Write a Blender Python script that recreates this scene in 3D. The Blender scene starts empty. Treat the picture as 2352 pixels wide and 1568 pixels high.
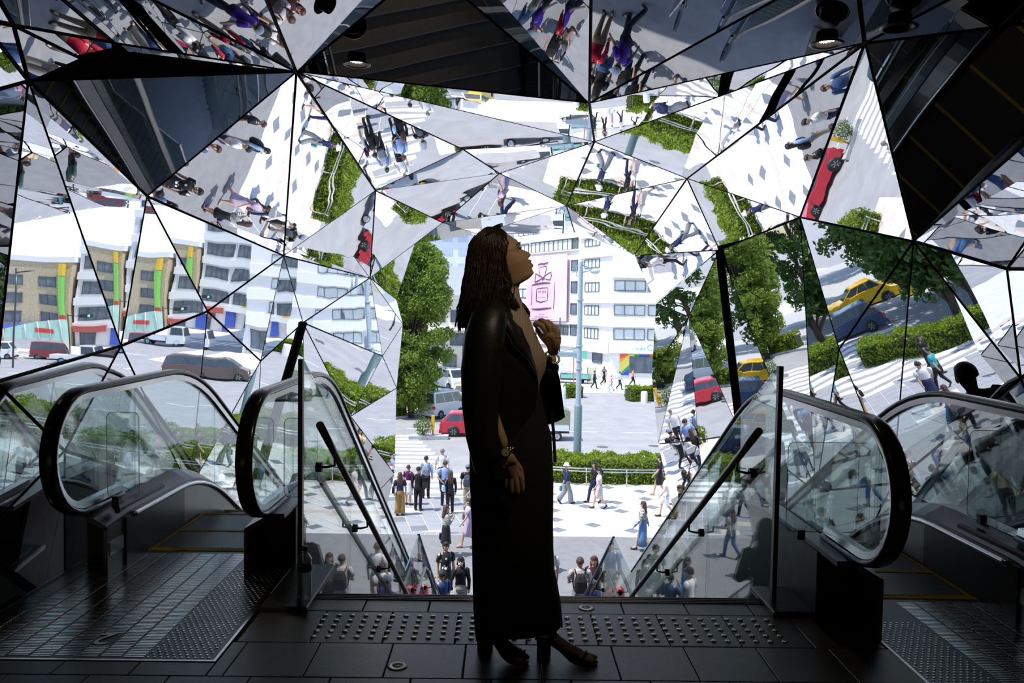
import bpy, math, random
import numpy as np
from mathutils import Vector, Matrix
PI = math.pi
D2R = PI / 180.0
SC = bpy.context.scene
COL = SC.collection

# ---------------------------------------------------------------- camera, sky, sun, exposure
def setup_view():
    cam = bpy.data.cameras.new('camera')
    cam.sensor_width = 36.0
    cam.lens = 36.0 * 1800.0 / 2352.0
    cam.clip_start = 0.05
    cam.clip_end = 1500
    co = bpy.data.objects.new('camera', cam)
    COL.objects.link(co)
    p, yw, r = 2.67 * D2R, 0.6 * D2R, 0.9 * D2R
    fwd = Vector((math.sin(yw) * math.cos(p), math.cos(yw) * math.cos(p), -math.sin(p)))
    r0 = Vector((math.cos(yw), -math.sin(yw), 0))
    u0 = r0.cross(fwd)
    rt = r0 * math.cos(r) + u0 * math.sin(r)
    up = u0 * math.cos(r) - r0 * math.sin(r)
    m = Matrix((rt, up, -fwd)).transposed().to_4x4()
    m.translation = Vector((0, 0, 1.43))
    co.matrix_world = m
    SC.camera = co
    w = bpy.data.worlds.new('sky')
    SC.world = w
    w.use_nodes = True
    nt = w.node_tree
    sky = nt.nodes.new('ShaderNodeTexSky')
    sky.sky_type = 'NISHITA'
    sky.sun_disc = False
    sky.sun_elevation = 62 * D2R
    sky.sun_rotation = -105 * D2R
    sky.air_density = 1.0
    sky.dust_density = 0.8
    sky.ozone_density = 1.0
    bg = nt.nodes['Background']
    nt.links.new(sky.outputs[0], bg.inputs[0])
    bg.inputs[1].default_value = SKY_STRENGTH
    sl = bpy.data.lights.new('sun', 'SUN')
    sl.energy = SUN_STRENGTH
    sl.angle = 0.6 * D2R
    sl.color = (1.0, 0.97, 0.92)
    so = bpy.data.objects.new('sun', sl)
    COL.objects.link(so)
    d = Vector((0.42, 0.16, -0.89))          # direction the light travels
    so.rotation_euler = d.to_track_quat('-Z', 'Y').to_euler()
    so.location = (0, 20, 40)
    vs = SC.view_settings
    vs.view_transform = 'Standard'
    vs.look = 'None'
    vs.exposure = EXPOSURE
    vs.gamma = 1
    vs.use_curve_mapping = False
    SC.cycles.use_denoising = True
    SC.cycles.max_bounces = 12
    SC.cycles.glossy_bounces = 7
    SC.cycles.diffuse_bounces = 4
    SC.cycles.transmission_bounces = 8
    SC.cycles.transparent_max_bounces = 24
    SC.cycles.caustics_reflective = False
    SC.cycles.caustics_refractive = False
    SC.cycles.sample_clamp_indirect = 6.0

SKY_STRENGTH = 0.22
SUN_STRENGTH = 4.0
EXPOSURE = 0.35
setup_view()

# ---------------------------------------------------------------- materials
MATS = {}
def pm(name, base, rough=0.6, metal=0.0, var=0.12, scale=12.0, bump=0.0, bscale=None, spec=0.5, alpha=1.0, coat=0.0):
    """Principled material whose colour and relief come from noise in object space."""
    if name in MATS:
        return MATS[name]
    m = bpy.data.materials.new(name)
    m.use_nodes = True
    nt = m.node_tree
    b = nt.nodes['Principled BSDF']
    b.inputs['Roughness'].default_value = rough
    b.inputs['Metallic'].default_value = metal
    b.inputs['Specular IOR Level'].default_value = spec
    b.inputs['Coat Weight'].default_value = coat
    tc = nt.nodes.new('ShaderNodeTexCoord')
    no = nt.nodes.new('ShaderNodeTexNoise')
    no.inputs['Scale'].default_value = scale
    no.inputs['Detail'].default_value = 4
    nt.links.new(tc.outputs['Object'], no.inputs['Vector'])
    cr = nt.nodes.new('ShaderNodeValToRGB')
    lo = [max(0, c * (1 - var)) for c in base]
    hi = [min(1, c * (1 + var)) for c in base]
    cr.color_ramp.elements[0].position = 0.3
    cr.color_ramp.elements[1].position = 0.7
    cr.color_ramp.elements[0].color = (*lo, 1)
    cr.color_ramp.elements[1].color = (*hi, 1)
    nt.links.new(no.outputs[0], cr.inputs[0])
    nt.links.new(cr.outputs[0], b.inputs['Base Color'])
    if bump:
        n2 = nt.nodes.new('ShaderNodeTexNoise')
        n2.inputs['Scale'].default_value = bscale or scale * 3
        n2.inputs['Detail'].default_value = 3
        nt.links.new(tc.outputs['Object'], n2.inputs['Vector'])
        bp = nt.nodes.new('ShaderNodeBump')
        bp.inputs['Strength'].default_value = bump
        bp.inputs['Distance'].default_value = 0.02
        nt.links.new(n2.outputs[0], bp.inputs['Height'])
        nt.links.new(bp.outputs[0], b.inputs['Normal'])
    MATS[name] = m
    return m

def cloth(rgb, rough=0.85):
    key = 'cloth_%d_%d_%d' % tuple(int(c * 255) for c in rgb)
    return pm(key, rgb, rough, var=0.15, scale=30, bump=0.3, bscale=60, spec=0.2)

def pattern_mat(name, a, b, kind='dots', scale=40, width=0.5, rough=0.85):
    if name in MATS:
        return MATS[name]
    m = bpy.data.materials.new(name)
    m.use_nodes = True
    nt = m.node_tree
    bs = nt.nodes['Principled BSDF']
    bs.inputs['Roughness'].default_value = rough
    tc = nt.nodes.new('ShaderNodeTexCoord')
    if kind == 'dots':
        t = nt.nodes.new('ShaderNodeTexVoronoi')
        out = t.outputs['Distance']
    elif kind == 'stripes':
        t = nt.nodes.new('ShaderNodeTexWave')
        t.bands_direction = 'Z'
        out = t.outputs['Fac']
    elif kind == 'ribs':
        t = nt.nodes.new('ShaderNodeTexWave')
        t.bands_direction = 'X'
        out = t.outputs['Fac']
    else:
        t = nt.nodes.new('ShaderNodeTexNoise')
        out = t.outputs[0]
    t.inputs['Scale'].default_value = scale
    nt.links.new(tc.outputs['Object'], t.inputs['Vector'])
    cr = nt.nodes.new('ShaderNodeValToRGB')
    cr.color_ramp.elements[0].position = width - 0.03
    cr.color_ramp.elements[1].position = width + 0.03
    cr.color_ramp.elements[0].color = (*a, 1)
    cr.color_ramp.elements[1].color = (*b, 1)
    nt.links.new(out, cr.inputs[0])
    nt.links.new(cr.outputs[0], bs.inputs['Base Color'])
    MATS[name] = m
    return m

def glass_mat(name, tint, boost=0.0, rough=0.0):
    """Thin clear sheet: see-through, with a Fresnel mirror on both faces."""
    if name in MATS:
        return MATS[name]
    m = bpy.data.materials.new(name)
    m.use_nodes = True
    nt = m.node_tree
    nt.nodes.remove(nt.nodes['Principled BSDF'])
    tr = nt.nodes.new('ShaderNodeBsdfTransparent')
    tr.inputs[0].default_value = (*tint, 1)
    gl = nt.nodes.new('ShaderNodeBsdfGlossy')
    gl.inputs['Roughness'].default_value = rough
    geo = nt.nodes.new('ShaderNodeNewGeometry')
    ior = nt.nodes.new('ShaderNodeMapRange')
    ior.inputs['To Min'].default_value = 1.5
    ior.inputs['To Max'].default_value = 1 / 1.5
    nt.links.new(geo.outputs['Backfacing'], ior.inputs['Value'])
    fr = nt.nodes.new('ShaderNodeFresnel')
    nt.links.new(ior.outputs[0], fr.inputs['IOR'])
    ad = nt.nodes.new('ShaderNodeMath')
    ad.operation = 'MULTIPLY_ADD'
    ad.use_clamp = True
    ad.inputs[1].default_value = 1.0
    ad.inputs[2].default_value = boost
    nt.links.new(fr.outputs[0], ad.inputs[0])
    mx = nt.nodes.new('ShaderNodeMixShader')
    nt.links.new(ad.outputs[0], mx.inputs[0])
    nt.links.new(tr.outputs[0], mx.inputs[1])
    nt.links.new(gl.outputs[0], mx.inputs[2])
    nt.links.new(mx.outputs[0], nt.nodes['Material Output'].inputs[0])
    MATS[name] = m
    return m

def mirror_mat():
    m = bpy.data.materials.new('polished_mirror')
    m.use_nodes = True
    nt = m.node_tree
    b = nt.nodes['Principled BSDF']
    b.inputs['Base Color'].default_value = (0.80, 0.81, 0.83, 1)
    b.inputs['Metallic'].default_value = 1
    b.inputs['Roughness'].default_value = 0.008
    tc = nt.nodes.new('ShaderNodeTexCoord')
    n = nt.nodes.new('ShaderNodeTexNoise')
    n.inputs['Scale'].default_value = 1.3
    n.inputs['Detail'].default_value = 1.0
    nt.links.new(tc.outputs['Object'], n.inputs['Vector'])
    bp = nt.nodes.new('ShaderNodeBump')
    bp.inputs['Strength'].default_value = 1.0
    bp.inputs['Distance'].default_value = MIRROR_WAVE
    nt.links.new(n.outputs[0], bp.inputs['Height'])
    nt.links.new(bp.outputs[0], b.inputs['Normal'])
    return m
MIRROR_WAVE = 0.0019

def leaf_mat(name, a, b):
    if name in MATS:
        return MATS[name]
    m = bpy.data.materials.new(name)
    m.use_nodes = True
    nt = m.node_tree
    bs = nt.nodes['Principled BSDF']
    bs.inputs['Roughness'].default_value = 0.5
    tc = nt.nodes.new('ShaderNodeTexCoord')
    no = nt.nodes.new('ShaderNodeTexNoise')
    no.inputs['Scale'].default_value = 3.0
    no.inputs['Detail'].default_value = 6
    nt.links.new(tc.outputs['Object'], no.inputs['Vector'])
    cr = nt.nodes.new('ShaderNodeValToRGB')
    cr.color_ramp.elements[0].position = 0.3
    cr.color_ramp.elements[1].position = 0.7
    cr.color_ramp.elements[0].color = (*a, 1)
    cr.color_ramp.elements[1].color = (*b, 1)
    nt.links.new(no.outputs[0], cr.inputs[0])
    nt.links.new(cr.outputs[0], bs.inputs['Base Color'])
    tl = nt.nodes.new('ShaderNodeBsdfTranslucent')
    nt.links.new(cr.outputs[0], tl.inputs[0])
    mx = nt.nodes.new('ShaderNodeMixShader')
    mx.inputs[0].default_value = 0.45
    nt.links.new(bs.outputs[0], mx.inputs[1])
    nt.links.new(tl.outputs[0], mx.inputs[2])
    nt.links.new(mx.outputs[0], nt.nodes['Material Output'].inputs[0])
    MATS[name] = m
    return m

def emit_mat(name, col, s):
    if name in MATS:
        return MATS[name]
    m = bpy.data.materials.new(name)
    m.use_nodes = True
    b = m.node_tree.nodes['Principled BSDF']
    b.inputs['Base Color'].default_value = (*col, 1)
    b.inputs['Emission Color'].default_value = (*col, 1)
    b.inputs['Emission Strength'].default_value = s
    MATS[name] = m
    return m

# ---------------------------------------------------------------- mesh helpers
class MB:
    """Collects vertices and faces; build() links them as one mesh object."""
    def __init__(s):
        s.v = []; s.f = []; s.mi = []; s.sm = []
    def add(s, verts, faces, mi=0, smooth=False):
        o = len(s.v)
        s.v.extend([tuple(map(float, p)) for p in verts])
        for f in faces:
            s.f.append(tuple(i + o for i in f)); s.mi.append(mi); s.sm.append(smooth)
        return s
    def box(s, x0, x1, y0, y1, z0, z1, mi=0):
        v = [(x0, y0, z0), (x1, y0, z0), (x1, y1, z0), (x0, y1, z0), (x0, y0, z1), (x1, y0, z1), (x1, y1, z1), (x0, y1, z1)]
        return s.add(v, [(0, 3, 2, 1), (4, 5, 6, 7), (0, 1, 5, 4), (1, 2, 6, 5), (2, 3, 7, 6), (3, 0, 4, 7)], mi)
    def bbox(s, x0, x1, y0, y1, z0, z1, b=0.01, mi=0):
        """box with a bevelled top edge"""
        v = [(x0, y0, z0), (x1, y0, z0), (x1, y1, z0), (x0, y1, z0), (x0, y0, z1 - b), (x1, y0, z1 - b), (x1, y1, z1 - b), (x0, y1, z1 - b),
             (x0 + b, y0 + b, z1), (x1 - b, y0 + b, z1), (x1 - b, y1 - b, z1), (x0 + b, y1 - b, z1)]
        return s.add(v, [(0, 3, 2, 1), (8, 9, 10, 11), (0, 1, 5, 4), (1, 2, 6, 5), (2, 3, 7, 6), (3, 0, 4, 7), (4, 5, 9, 8), (5, 6, 10, 9), (6, 7, 11, 10), (7, 4, 8, 11)], mi)
    def rings(s, rings, cap=True, mi=0, smooth=True, closed=True):
        n = len(rings[0]); o = len(s.v)
        for r in rings:
            s.v.extend([tuple(map(float, p)) for p in r])
        for i in range(len(rings) - 1):
            for j in range(n if closed else n - 1):
                k = (j + 1) % n
                s.f.append((o + i * n + j, o + i * n + k, o + (i + 1) * n + k, o + (i + 1) * n + j)); s.mi.append(mi); s.sm.append(smooth)
        if cap and closed:
            s.f.append(tuple(o + j for j in reversed(range(n)))); s.mi.append(mi); s.sm.append(False)
            s.f.append(tuple(o + (len(rings) - 1) * n + j for j in range(n))); s.mi.append(mi); s.sm.append(False)
        return s
    def tube(s, path, rad, n=10, mi=0, cap=True, flat=1.0):
        P = [Vector(p) for p in path]
        R = rad if isinstance(rad, (list, tuple)) else [rad] * len(P)
        t0 = (P[1] - P[0]).normalized()
        a = Vector((0, 0, 1)) if abs(t0.z) < 0.9 else Vector((1, 0, 0))
        u = t0.cross(a).normalized()
        rs = []
        for i, q in enumerate(P):
            t = (P[min(i + 1, len(P) - 1)] - P[max(i - 1, 0)])
            t = t.normalized() if t.length > 1e-9 else t0
            u = (u - t * u.dot(t))
            u = u.normalized() if u.length > 1e-6 else t.orthogonal().normalized()
            w = t.cross(u)
            rs.append([q + (u * math.cos(2 * PI * k / n) + w * math.sin(2 * PI * k / n) * flat) * R[i] for k in range(n)])
        return s.rings(rs, cap, mi)
    def lathe(s, prof, n=24, c=(0, 0, 0), mi=0, cap=False):
        rs = [[(c[0] + r * math.cos(2 * PI * k / n), c[1] + r * math.sin(2 * PI * k / n), c[2] + z) for k in range(n)] for r, z in prof]
        return s.rings(rs, cap, mi)
    def prism(s, poly, ext, mi=0):
        """poly: 3-D outline; ext: extrusion vector"""
        n = len(poly); e = Vector(ext)
        a = [Vector(p) for p in poly]
        v = a + [p + e for p in a]
        f = [tuple(reversed(range(n))), tuple(range(n, 2 * n))] + [(i, (i + 1) % n, n + (i + 1) % n, n + i) for i in range(n)]
        return s.add(v, f, mi)
    def ball(s, c, r, nu=12, nv=8, mi=0):
        rx, ry, rz = r if isinstance(r, (tuple, list)) else (r, r, r)
        rs = []
        for i in range(nv + 1):
            t = PI * (0.02 + 0.96 * i / nv)
            rs.append([(c[0] + rx * math.sin(t) * math.cos(2 * PI * k / nu), c[1] + ry * math.sin(t) * math.sin(2 * PI * k / nu), c[2] - rz * math.cos(t)) for k in range(nu)])
        return s.rings(rs, True, mi)
    def quad(s, a, b, c, d, mi=0):
        return s.add([a, b, c, d], [(0, 1, 2, 3)], mi)
    def mesh(s, name, mats):
        me = bpy.data.meshes.new(name)
        me.from_pydata(s.v, [], s.f)
        for m in (mats if isinstance(mats, (list, tuple)) else [mats]):
            me.materials.append(m)
        me.polygons.foreach_set('material_index', s.mi)
        me.polygons.foreach_set('use_smooth', s.sm)
        me.update()
        return me
    def build(s, name, mats, parent=None, loc=None, rz=None):
        return link(name, s.mesh(name, mats), parent, loc, rz)

def link(name, me, parent=None, loc=None, rz=None):
    o = bpy.data.objects.new(name, me)
    COL.objects.link(o)
    if parent is not None:
        o.parent = parent
    if loc is not None:
        o.location = loc
    if rz is not None:
        o.rotation_euler = (0, 0, rz)
    return o

def tag(o, label=None, cat=None, group=None, kind=None):
    if label: o['label'] = label
    if cat: o['category'] = cat
    if group: o['group'] = group
    if kind: o['kind'] = kind
    return o

def empty(name, loc=(0, 0, 0), rz=0.0, label=None, cat=None, group=None, kind=None):
    o = bpy.data.objects.new(name, None)
    o.empty_display_size = 0.1
    COL.objects.link(o)
    o.location = loc
    o.rotation_euler = (0, 0, rz)
    return tag(o, label, cat, group, kind)

SKINNED = []
TEXTS = []
def skin(name, mat, verts, edges, radii, parent, sub=1):
    """One continuous surface grown over a skeleton of joints; baked at the end."""
    me = bpy.data.meshes.new(name)
    me.from_pydata([tuple(v) for v in verts], edges, [])
    me.materials.append(mat)
    o = link(name, me, parent)
    md = o.modifiers.new('skin', 'SKIN')
    md.use_smooth_shade = True
    md.branch_smoothing = 0.3
    for i, sv in enumerate(me.skin_vertices[0].data):
        r = radii[i]
        sv.radius = r if isinstance(r, (tuple, list)) else (r, r)
        sv.use_root = (i == 0)
    s2 = o.modifiers.new('sub', 'SUBSURF')
    s2.levels = sub
    s2.render_levels = sub
    SKINNED.append(o)
    return o

def bake_skins():
    dg = bpy.context.evaluated_depsgraph_get()
    res = [(o, bpy.data.meshes.new_from_object(o.evaluated_get(dg))) for o in SKINNED]
    for o, me in res:
        o.modifiers.clear()
        o.data = me
    for o in TEXTS:                     # lettering becomes plain mesh
        me = bpy.data.meshes.new_from_object(o.evaluated_get(dg))
        n = link(o.name, me, o.parent, o.location)
        n.rotation_euler = o.rotation_euler; n.scale = o.scale
        nm = o.name
        bpy.data.objects.remove(o); n.name = nm

def text(name, body, size, mat, parent, loc, rot, extrude=0.004, align='CENTER', sx=1.0):
    cu = bpy.data.curves.new(name, 'FONT')
    cu.body = body
    cu.size = size
    cu.extrude = extrude
    cu.align_x = align
    cu.align_y = 'CENTER'
    cu.materials.append(mat)
    o = bpy.data.objects.new(name, cu)
    COL.objects.link(o)
    o.parent = parent
    o.location = loc
    o.rotation_euler = rot
    o.scale = (sx, 1, 1)
    TEXTS.append(o)
    return o

def lerp(a, b, t):
    return a + (b - a) * t
def interp(x, xs, ys):
    return float(np.interp(x, xs, ys))
STREET = -6.4

# ---------------------------------------------------------------- large structure: mirrored tunnel
M_MIRROR = mirror_mat()
M_BLACK = pm('black_joint', (0.012, 0.012, 0.013), 0.6, var=0.2)
M_DARKWALL = pm('dark_interior', (0.03, 0.03, 0.032), 0.7, var=0.2)
NODES = {a.split()[0]: Vector([float(q) for q in a.split()[1:]]) for a in """A -1.31 4.94 2.85;B -2.26 3.77 2.45;C -2.34 5.17 2.1;D -2.38 8.48 1.92;E -1.41 8.54 2.64;F 0.57 5.52 2.84;G 0.8 7.23 2.93;H -0.08 9.1 2.94;I -0.91 11.39 2.6;J 0.77 10.01 2.7;K 2.06 12.56 2.25;L 1.85 8.07 2.75;M 1.83 4.07 2.8;N 2.59 6.91 2.24;O 2.63 5.05 1.88;P 2.73 10.0 2.17;Q 2.69 13.9 1.5;Q2 2.84 12.05 1.29;R 2.85 6.62 1.1;S -2.28 13.31 1.85;T -2.39 9.34 1.18;T1 -2.43 7.85 0.83;U -2.39 6.34 1.34;V -2.36 4.85 1.14;X5 -2.21 14.3 0.46;X2 -0.4 7.34 2.86;B2 -2.08 3.37 2.57;W1 -1.93 3.92 2.68;W2 -2.08 4.19 2.61;t1 -1.17 3.45 3.02;t2 -0.47 4.52 3.34;t4 0.34 3.33 3.15;t5 1.48 3.43 2.95;t6 2.74 3.2 2.69;t7 2.22 2.85 2.89;tl -1.85 2.6 2.73;a0 -2.1 3.19 2.53;l2 -2.29 2.78 2.0;l1 -2.26 3.5 1.05;Z 2.64 4.11 1.66;r1 2.78 4.17 1.08;r2 2.59 2.91 1.6;b4 3.07 6.06 0.08;b2 3.11 7.65 -0.37;b1 2.99 9.75 -0.14;m1 3.16 12.51 -0.7;m2 3.79 13.3 -3.78;m3 3.3 8.13 -2.22;m4 3.27 6.01 -1.43;m5 3.04 3.81 -0.04;oR1 2.89 15.2 0.12;oR2 3.07 15.3 -1.26;oR3 3.41 15.2 -2.67;oR4 3.56 15.2 -4.53;b0 -2.35 4.2 0.61;c1 -2.45 6.12 -0.06;c3 -2.59 8.18 -0.53;c4 -2.83 11.2 -1.43;c5 -2.57 13.2 -0.49;c7 -2.75 14.0 -2.54;d0 -2.3 3.4 0.35;d1 -2.46 4.38 -0.33;d2 -2.76 6.84 -1.5;d3 -3.06 9.92 -2.98;d4 -3.03 12.6 -4.17;o1 -1.64 14.3 2.51;o3 -2.09 15.2 1.5;o4 -1.97 15.3 1.02;o5 -2.11 15.5 -0.25;o6 -2.12 15.4 -1.95;o7 -2.37 15.2 -3.13;o8 -2.51 15.0 -5.22;oT3 -0.49 14.3 2.7;oT5 1.2 13.6 2.68;oT6 1.8 13.0 2.43""".split(';')}
TRIS = [t.split(',') for t in """A,t1,tl W1,A,tl B2,W1,tl a0,B2,tl B2,W2,B B2,W1,W2 W1,A,W2 B,A,C A,C,D A,D,E D,E,S S,E,I A,E,X2 A,X2,G A,G,F X2,G,H E,X2,H E,H,I H,I,J G,H,J G,J,L J,L,K G,M,L F,M,G L,K,P L,P,N L,M,N M,N,O F,t5,M F,t4,t5 F,t2,t4 A,t2,F A,t1,t2 M,t5,t7 M,t7,t6 M,O,t6 O,t6,Z Z,t6,r2 O,Z,r1 Z,r2,r1 P,N,b2 P,b2,b1 N,R,b2 N,O,R O,R,b4 R,b2,b4 O,r1,b4 K,P,Q P,Q2,Q P,Q2,b1 Q,Q2,oR1 Q2,oR1,oR2 Q2,oR2,m1 Q2,m1,b1 m1,oR2,oR3 m1,oR3,m2 m1,m2,b1 oR3,oR4,m2 b1,b2,m3 b1,m2,m3 b2,b4,m3 b4,m3,m4 b4,r1,m5 b4,m4,m5 r1,r2,m5 I,J,oT3 I,o1,oT3 J,oT3,oT5 J,oT5,oT6 J,oT6,K S,I,o1 S,o1,o3 B,C,V C,V,U C,U,D U,D,T1 D,T1,T D,S,T S,T,X5 S,X5,o4 S,o3,o4 X5,o4,o5 U,V,c1 U,T1,c1 V,b0,c1 l1,V,b0 B,V,l1 T,T1,c3 T1,c1,c3 T,c3,c4 T,X5,c5 T,c5,c4 X5,o5,c5 c5,o5,o6 c5,o6,c7 c5,c7,c4 o6,o7,c7 o7,o8,c7 c4,c7,d4 c7,o8,d4 c3,c4,d4 c3,d3,d4 c1,c3,d3 c1,d2,d3 c1,b0,d1 c1,d1,d2 l1,b0,d0 b0,d0,d1 B,a0,l2 B,B2,a0 B,l2,l1 B,W2,A""".split()]

def mirror_tunnel():
    axis = Vector((0.2, 0, 0.3))
    groups = {}
    for k, kind in (('ceiling', 'c'), ('wall_left', 'l'), ('wall_right', 'r')):
        groups[kind] = empty(k, (0, 0, 0), label=None, kind='structure')
    back = {'c': MB(), 'l': MB(), 'r': MB()}
    ctr = {}
    for tri in TRIS:
        a, b, c = (NODES[t] for t in tri)
        n = (b - a).cross(c - a)
        if n.length < 1e-6:
            continue
        n.normalize()
        m = (a + b + c) / 3
        inward = Vector((axis.x - m.x, 0, axis.z - m.z))
        if n.dot(inward) < 0:
            n = -n
            b, c = c, b
        g = 'c' if n.z < -0.55 else ('l' if m.x < 0.2 else 'r')
        # inset so that a dark joint stays open along every edge
        P = [a, b, c]
        la, lb, lc = (b - c).length, (a - c).length, (a - b).length
        inc = (a * la + b * lb + c * lc) / (la + lb + lc)
        area = (b - a).cross(c - a).length / 2
        r = 2 * area / (la + lb + lc)
        gap = min(0.0075, r * 0.2)
        q = [inc + (p - inc) * (1 - gap / r) for p in P]
        loc = (q[0] + q[1] + q[2]) / 3
        th = -n * 0.012
        q = [p - loc for p in q]
        mb = MB()
        e = 0.0025
        q2 = [p * (1 - e / r) + n * 0.0 for p in q]
        q1 = [p - n * 0.003 for p in q]
        mb.add(q2, [(0, 1, 2)], 0)
        mb.add(q2 + q1 + [p + th for p in q], [(0, 3, 4, 1), (1, 4, 5, 2), (2, 5, 3, 0), (3, 6, 7, 4), (4, 7, 8, 5), (5, 8, 6, 3), (8, 7, 6)], 1)
        mb.build('mirror_panel', [M_MIRROR, M_BLACK], groups[g], loc=loc)
        off = -n * 0.02
        back[g].add([a + off, b + off, c + off, a + off * 4, b + off * 4, c + off * 4], [(0, 1, 2), (5, 4, 3), (0, 3, 4, 1), (1, 4, 5, 2), (2, 5, 3, 0)], 0)
    for g in back:
        back[g].build('backing_frame', M_BLACK, groups[g])
    # thick dark posts where the wall bays meet
    for x, y in (('P', 'b1'), ('T', 'c3')):
        a, b = NODES[x], NODES[y]
        mb = MB()
        side = -1 if a.x > 0 else 1
        mb.tube([a + Vector((side * 0.02, 0, 0)), b + Vector((side * 0.02, 0, 0))], 0.035, 4)
        mb.build('frame_post', M_BLACK, groups['r' if a.x > 0 else 'l'])
mirror_tunnel()

# dark building box around and behind the tunnel
def shell():
    s = MB(); s.box(-6.6, -6.3, -7, 15.2, -6.5, 6); tag(s.build('wall_west', M_DARKWALL), kind='structure')
    s = MB(); s.box(6.6, 6.9, -7, 15.2, -6.5, 6); tag(s.build('wall_east', M_DARKWALL), kind='structure')
    s = MB(); s.box(-6.6, 6.9, -7.3, -7, -0.3, 6); tag(s.build('wall_back', M_DARKWALL), kind='structure')
    s = MB(); s.box(-6.6, 6.9, -7.3, 15.2, 5.7, 6); tag(s.build('roof', M_DARKWALL), kind='structure')
    s = MB(); s.box(-6.3, 6.6, -7, 3.0, 3.4, 3.6); tag(s.build('ceiling_slab', M_DARKWALL), kind='structure')
    grey = pm('facade_panel', (0.55, 0.55, 0.56), 0.5)
    s = MB()
    s.box(-14, -2.75, 15.25, 15.6, -6.4, 6); s.box(4.0, 15, 15.25, 15.6, -6.4, 6); s.box(-2.75, 4.0, 15.25, 15.6, 3.0, 6)
    tag(s.build('wall_front', grey), kind='structure')
shell()

# ---------------------------------------------------------------- street level
def asphalt_mat(name, c, sc=3.0):
    return pm(name, c, 0.85, var=0.10, scale=sc, bump=0.25, bscale=160, spec=0.3)
M_ASPH = asphalt_mat('plaza_asphalt', (0.25, 0.25, 0.255))
M_ROAD = asphalt_mat('road_asphalt', (0.36, 0.36, 0.37), 0.8)
M_WHITEPAINT = pm('road_paint', (0.82, 0.82, 0.82), 0.7, var=0.06, scale=8)
M_TILEW = pm('paving_white', (0.74, 0.73, 0.71), 0.7, var=0.08, scale=2)
M_TILEG = pm('paving_grey', (0.20, 0.22, 0.25), 0.7, var=0.08, scale=2)
M_TILEL = pm('paving_pale_grey', (0.34, 0.35, 0.375), 0.7, var=0.08, scale=2)
M_TILEB = pm('paving_beige', (0.66, 0.56, 0.48), 0.7, var=0.08, scale=2)
M_CONC = pm('concrete', (0.5, 0.5, 0.5), 0.8, var=0.12, scale=4, bump=0.2)

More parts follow.
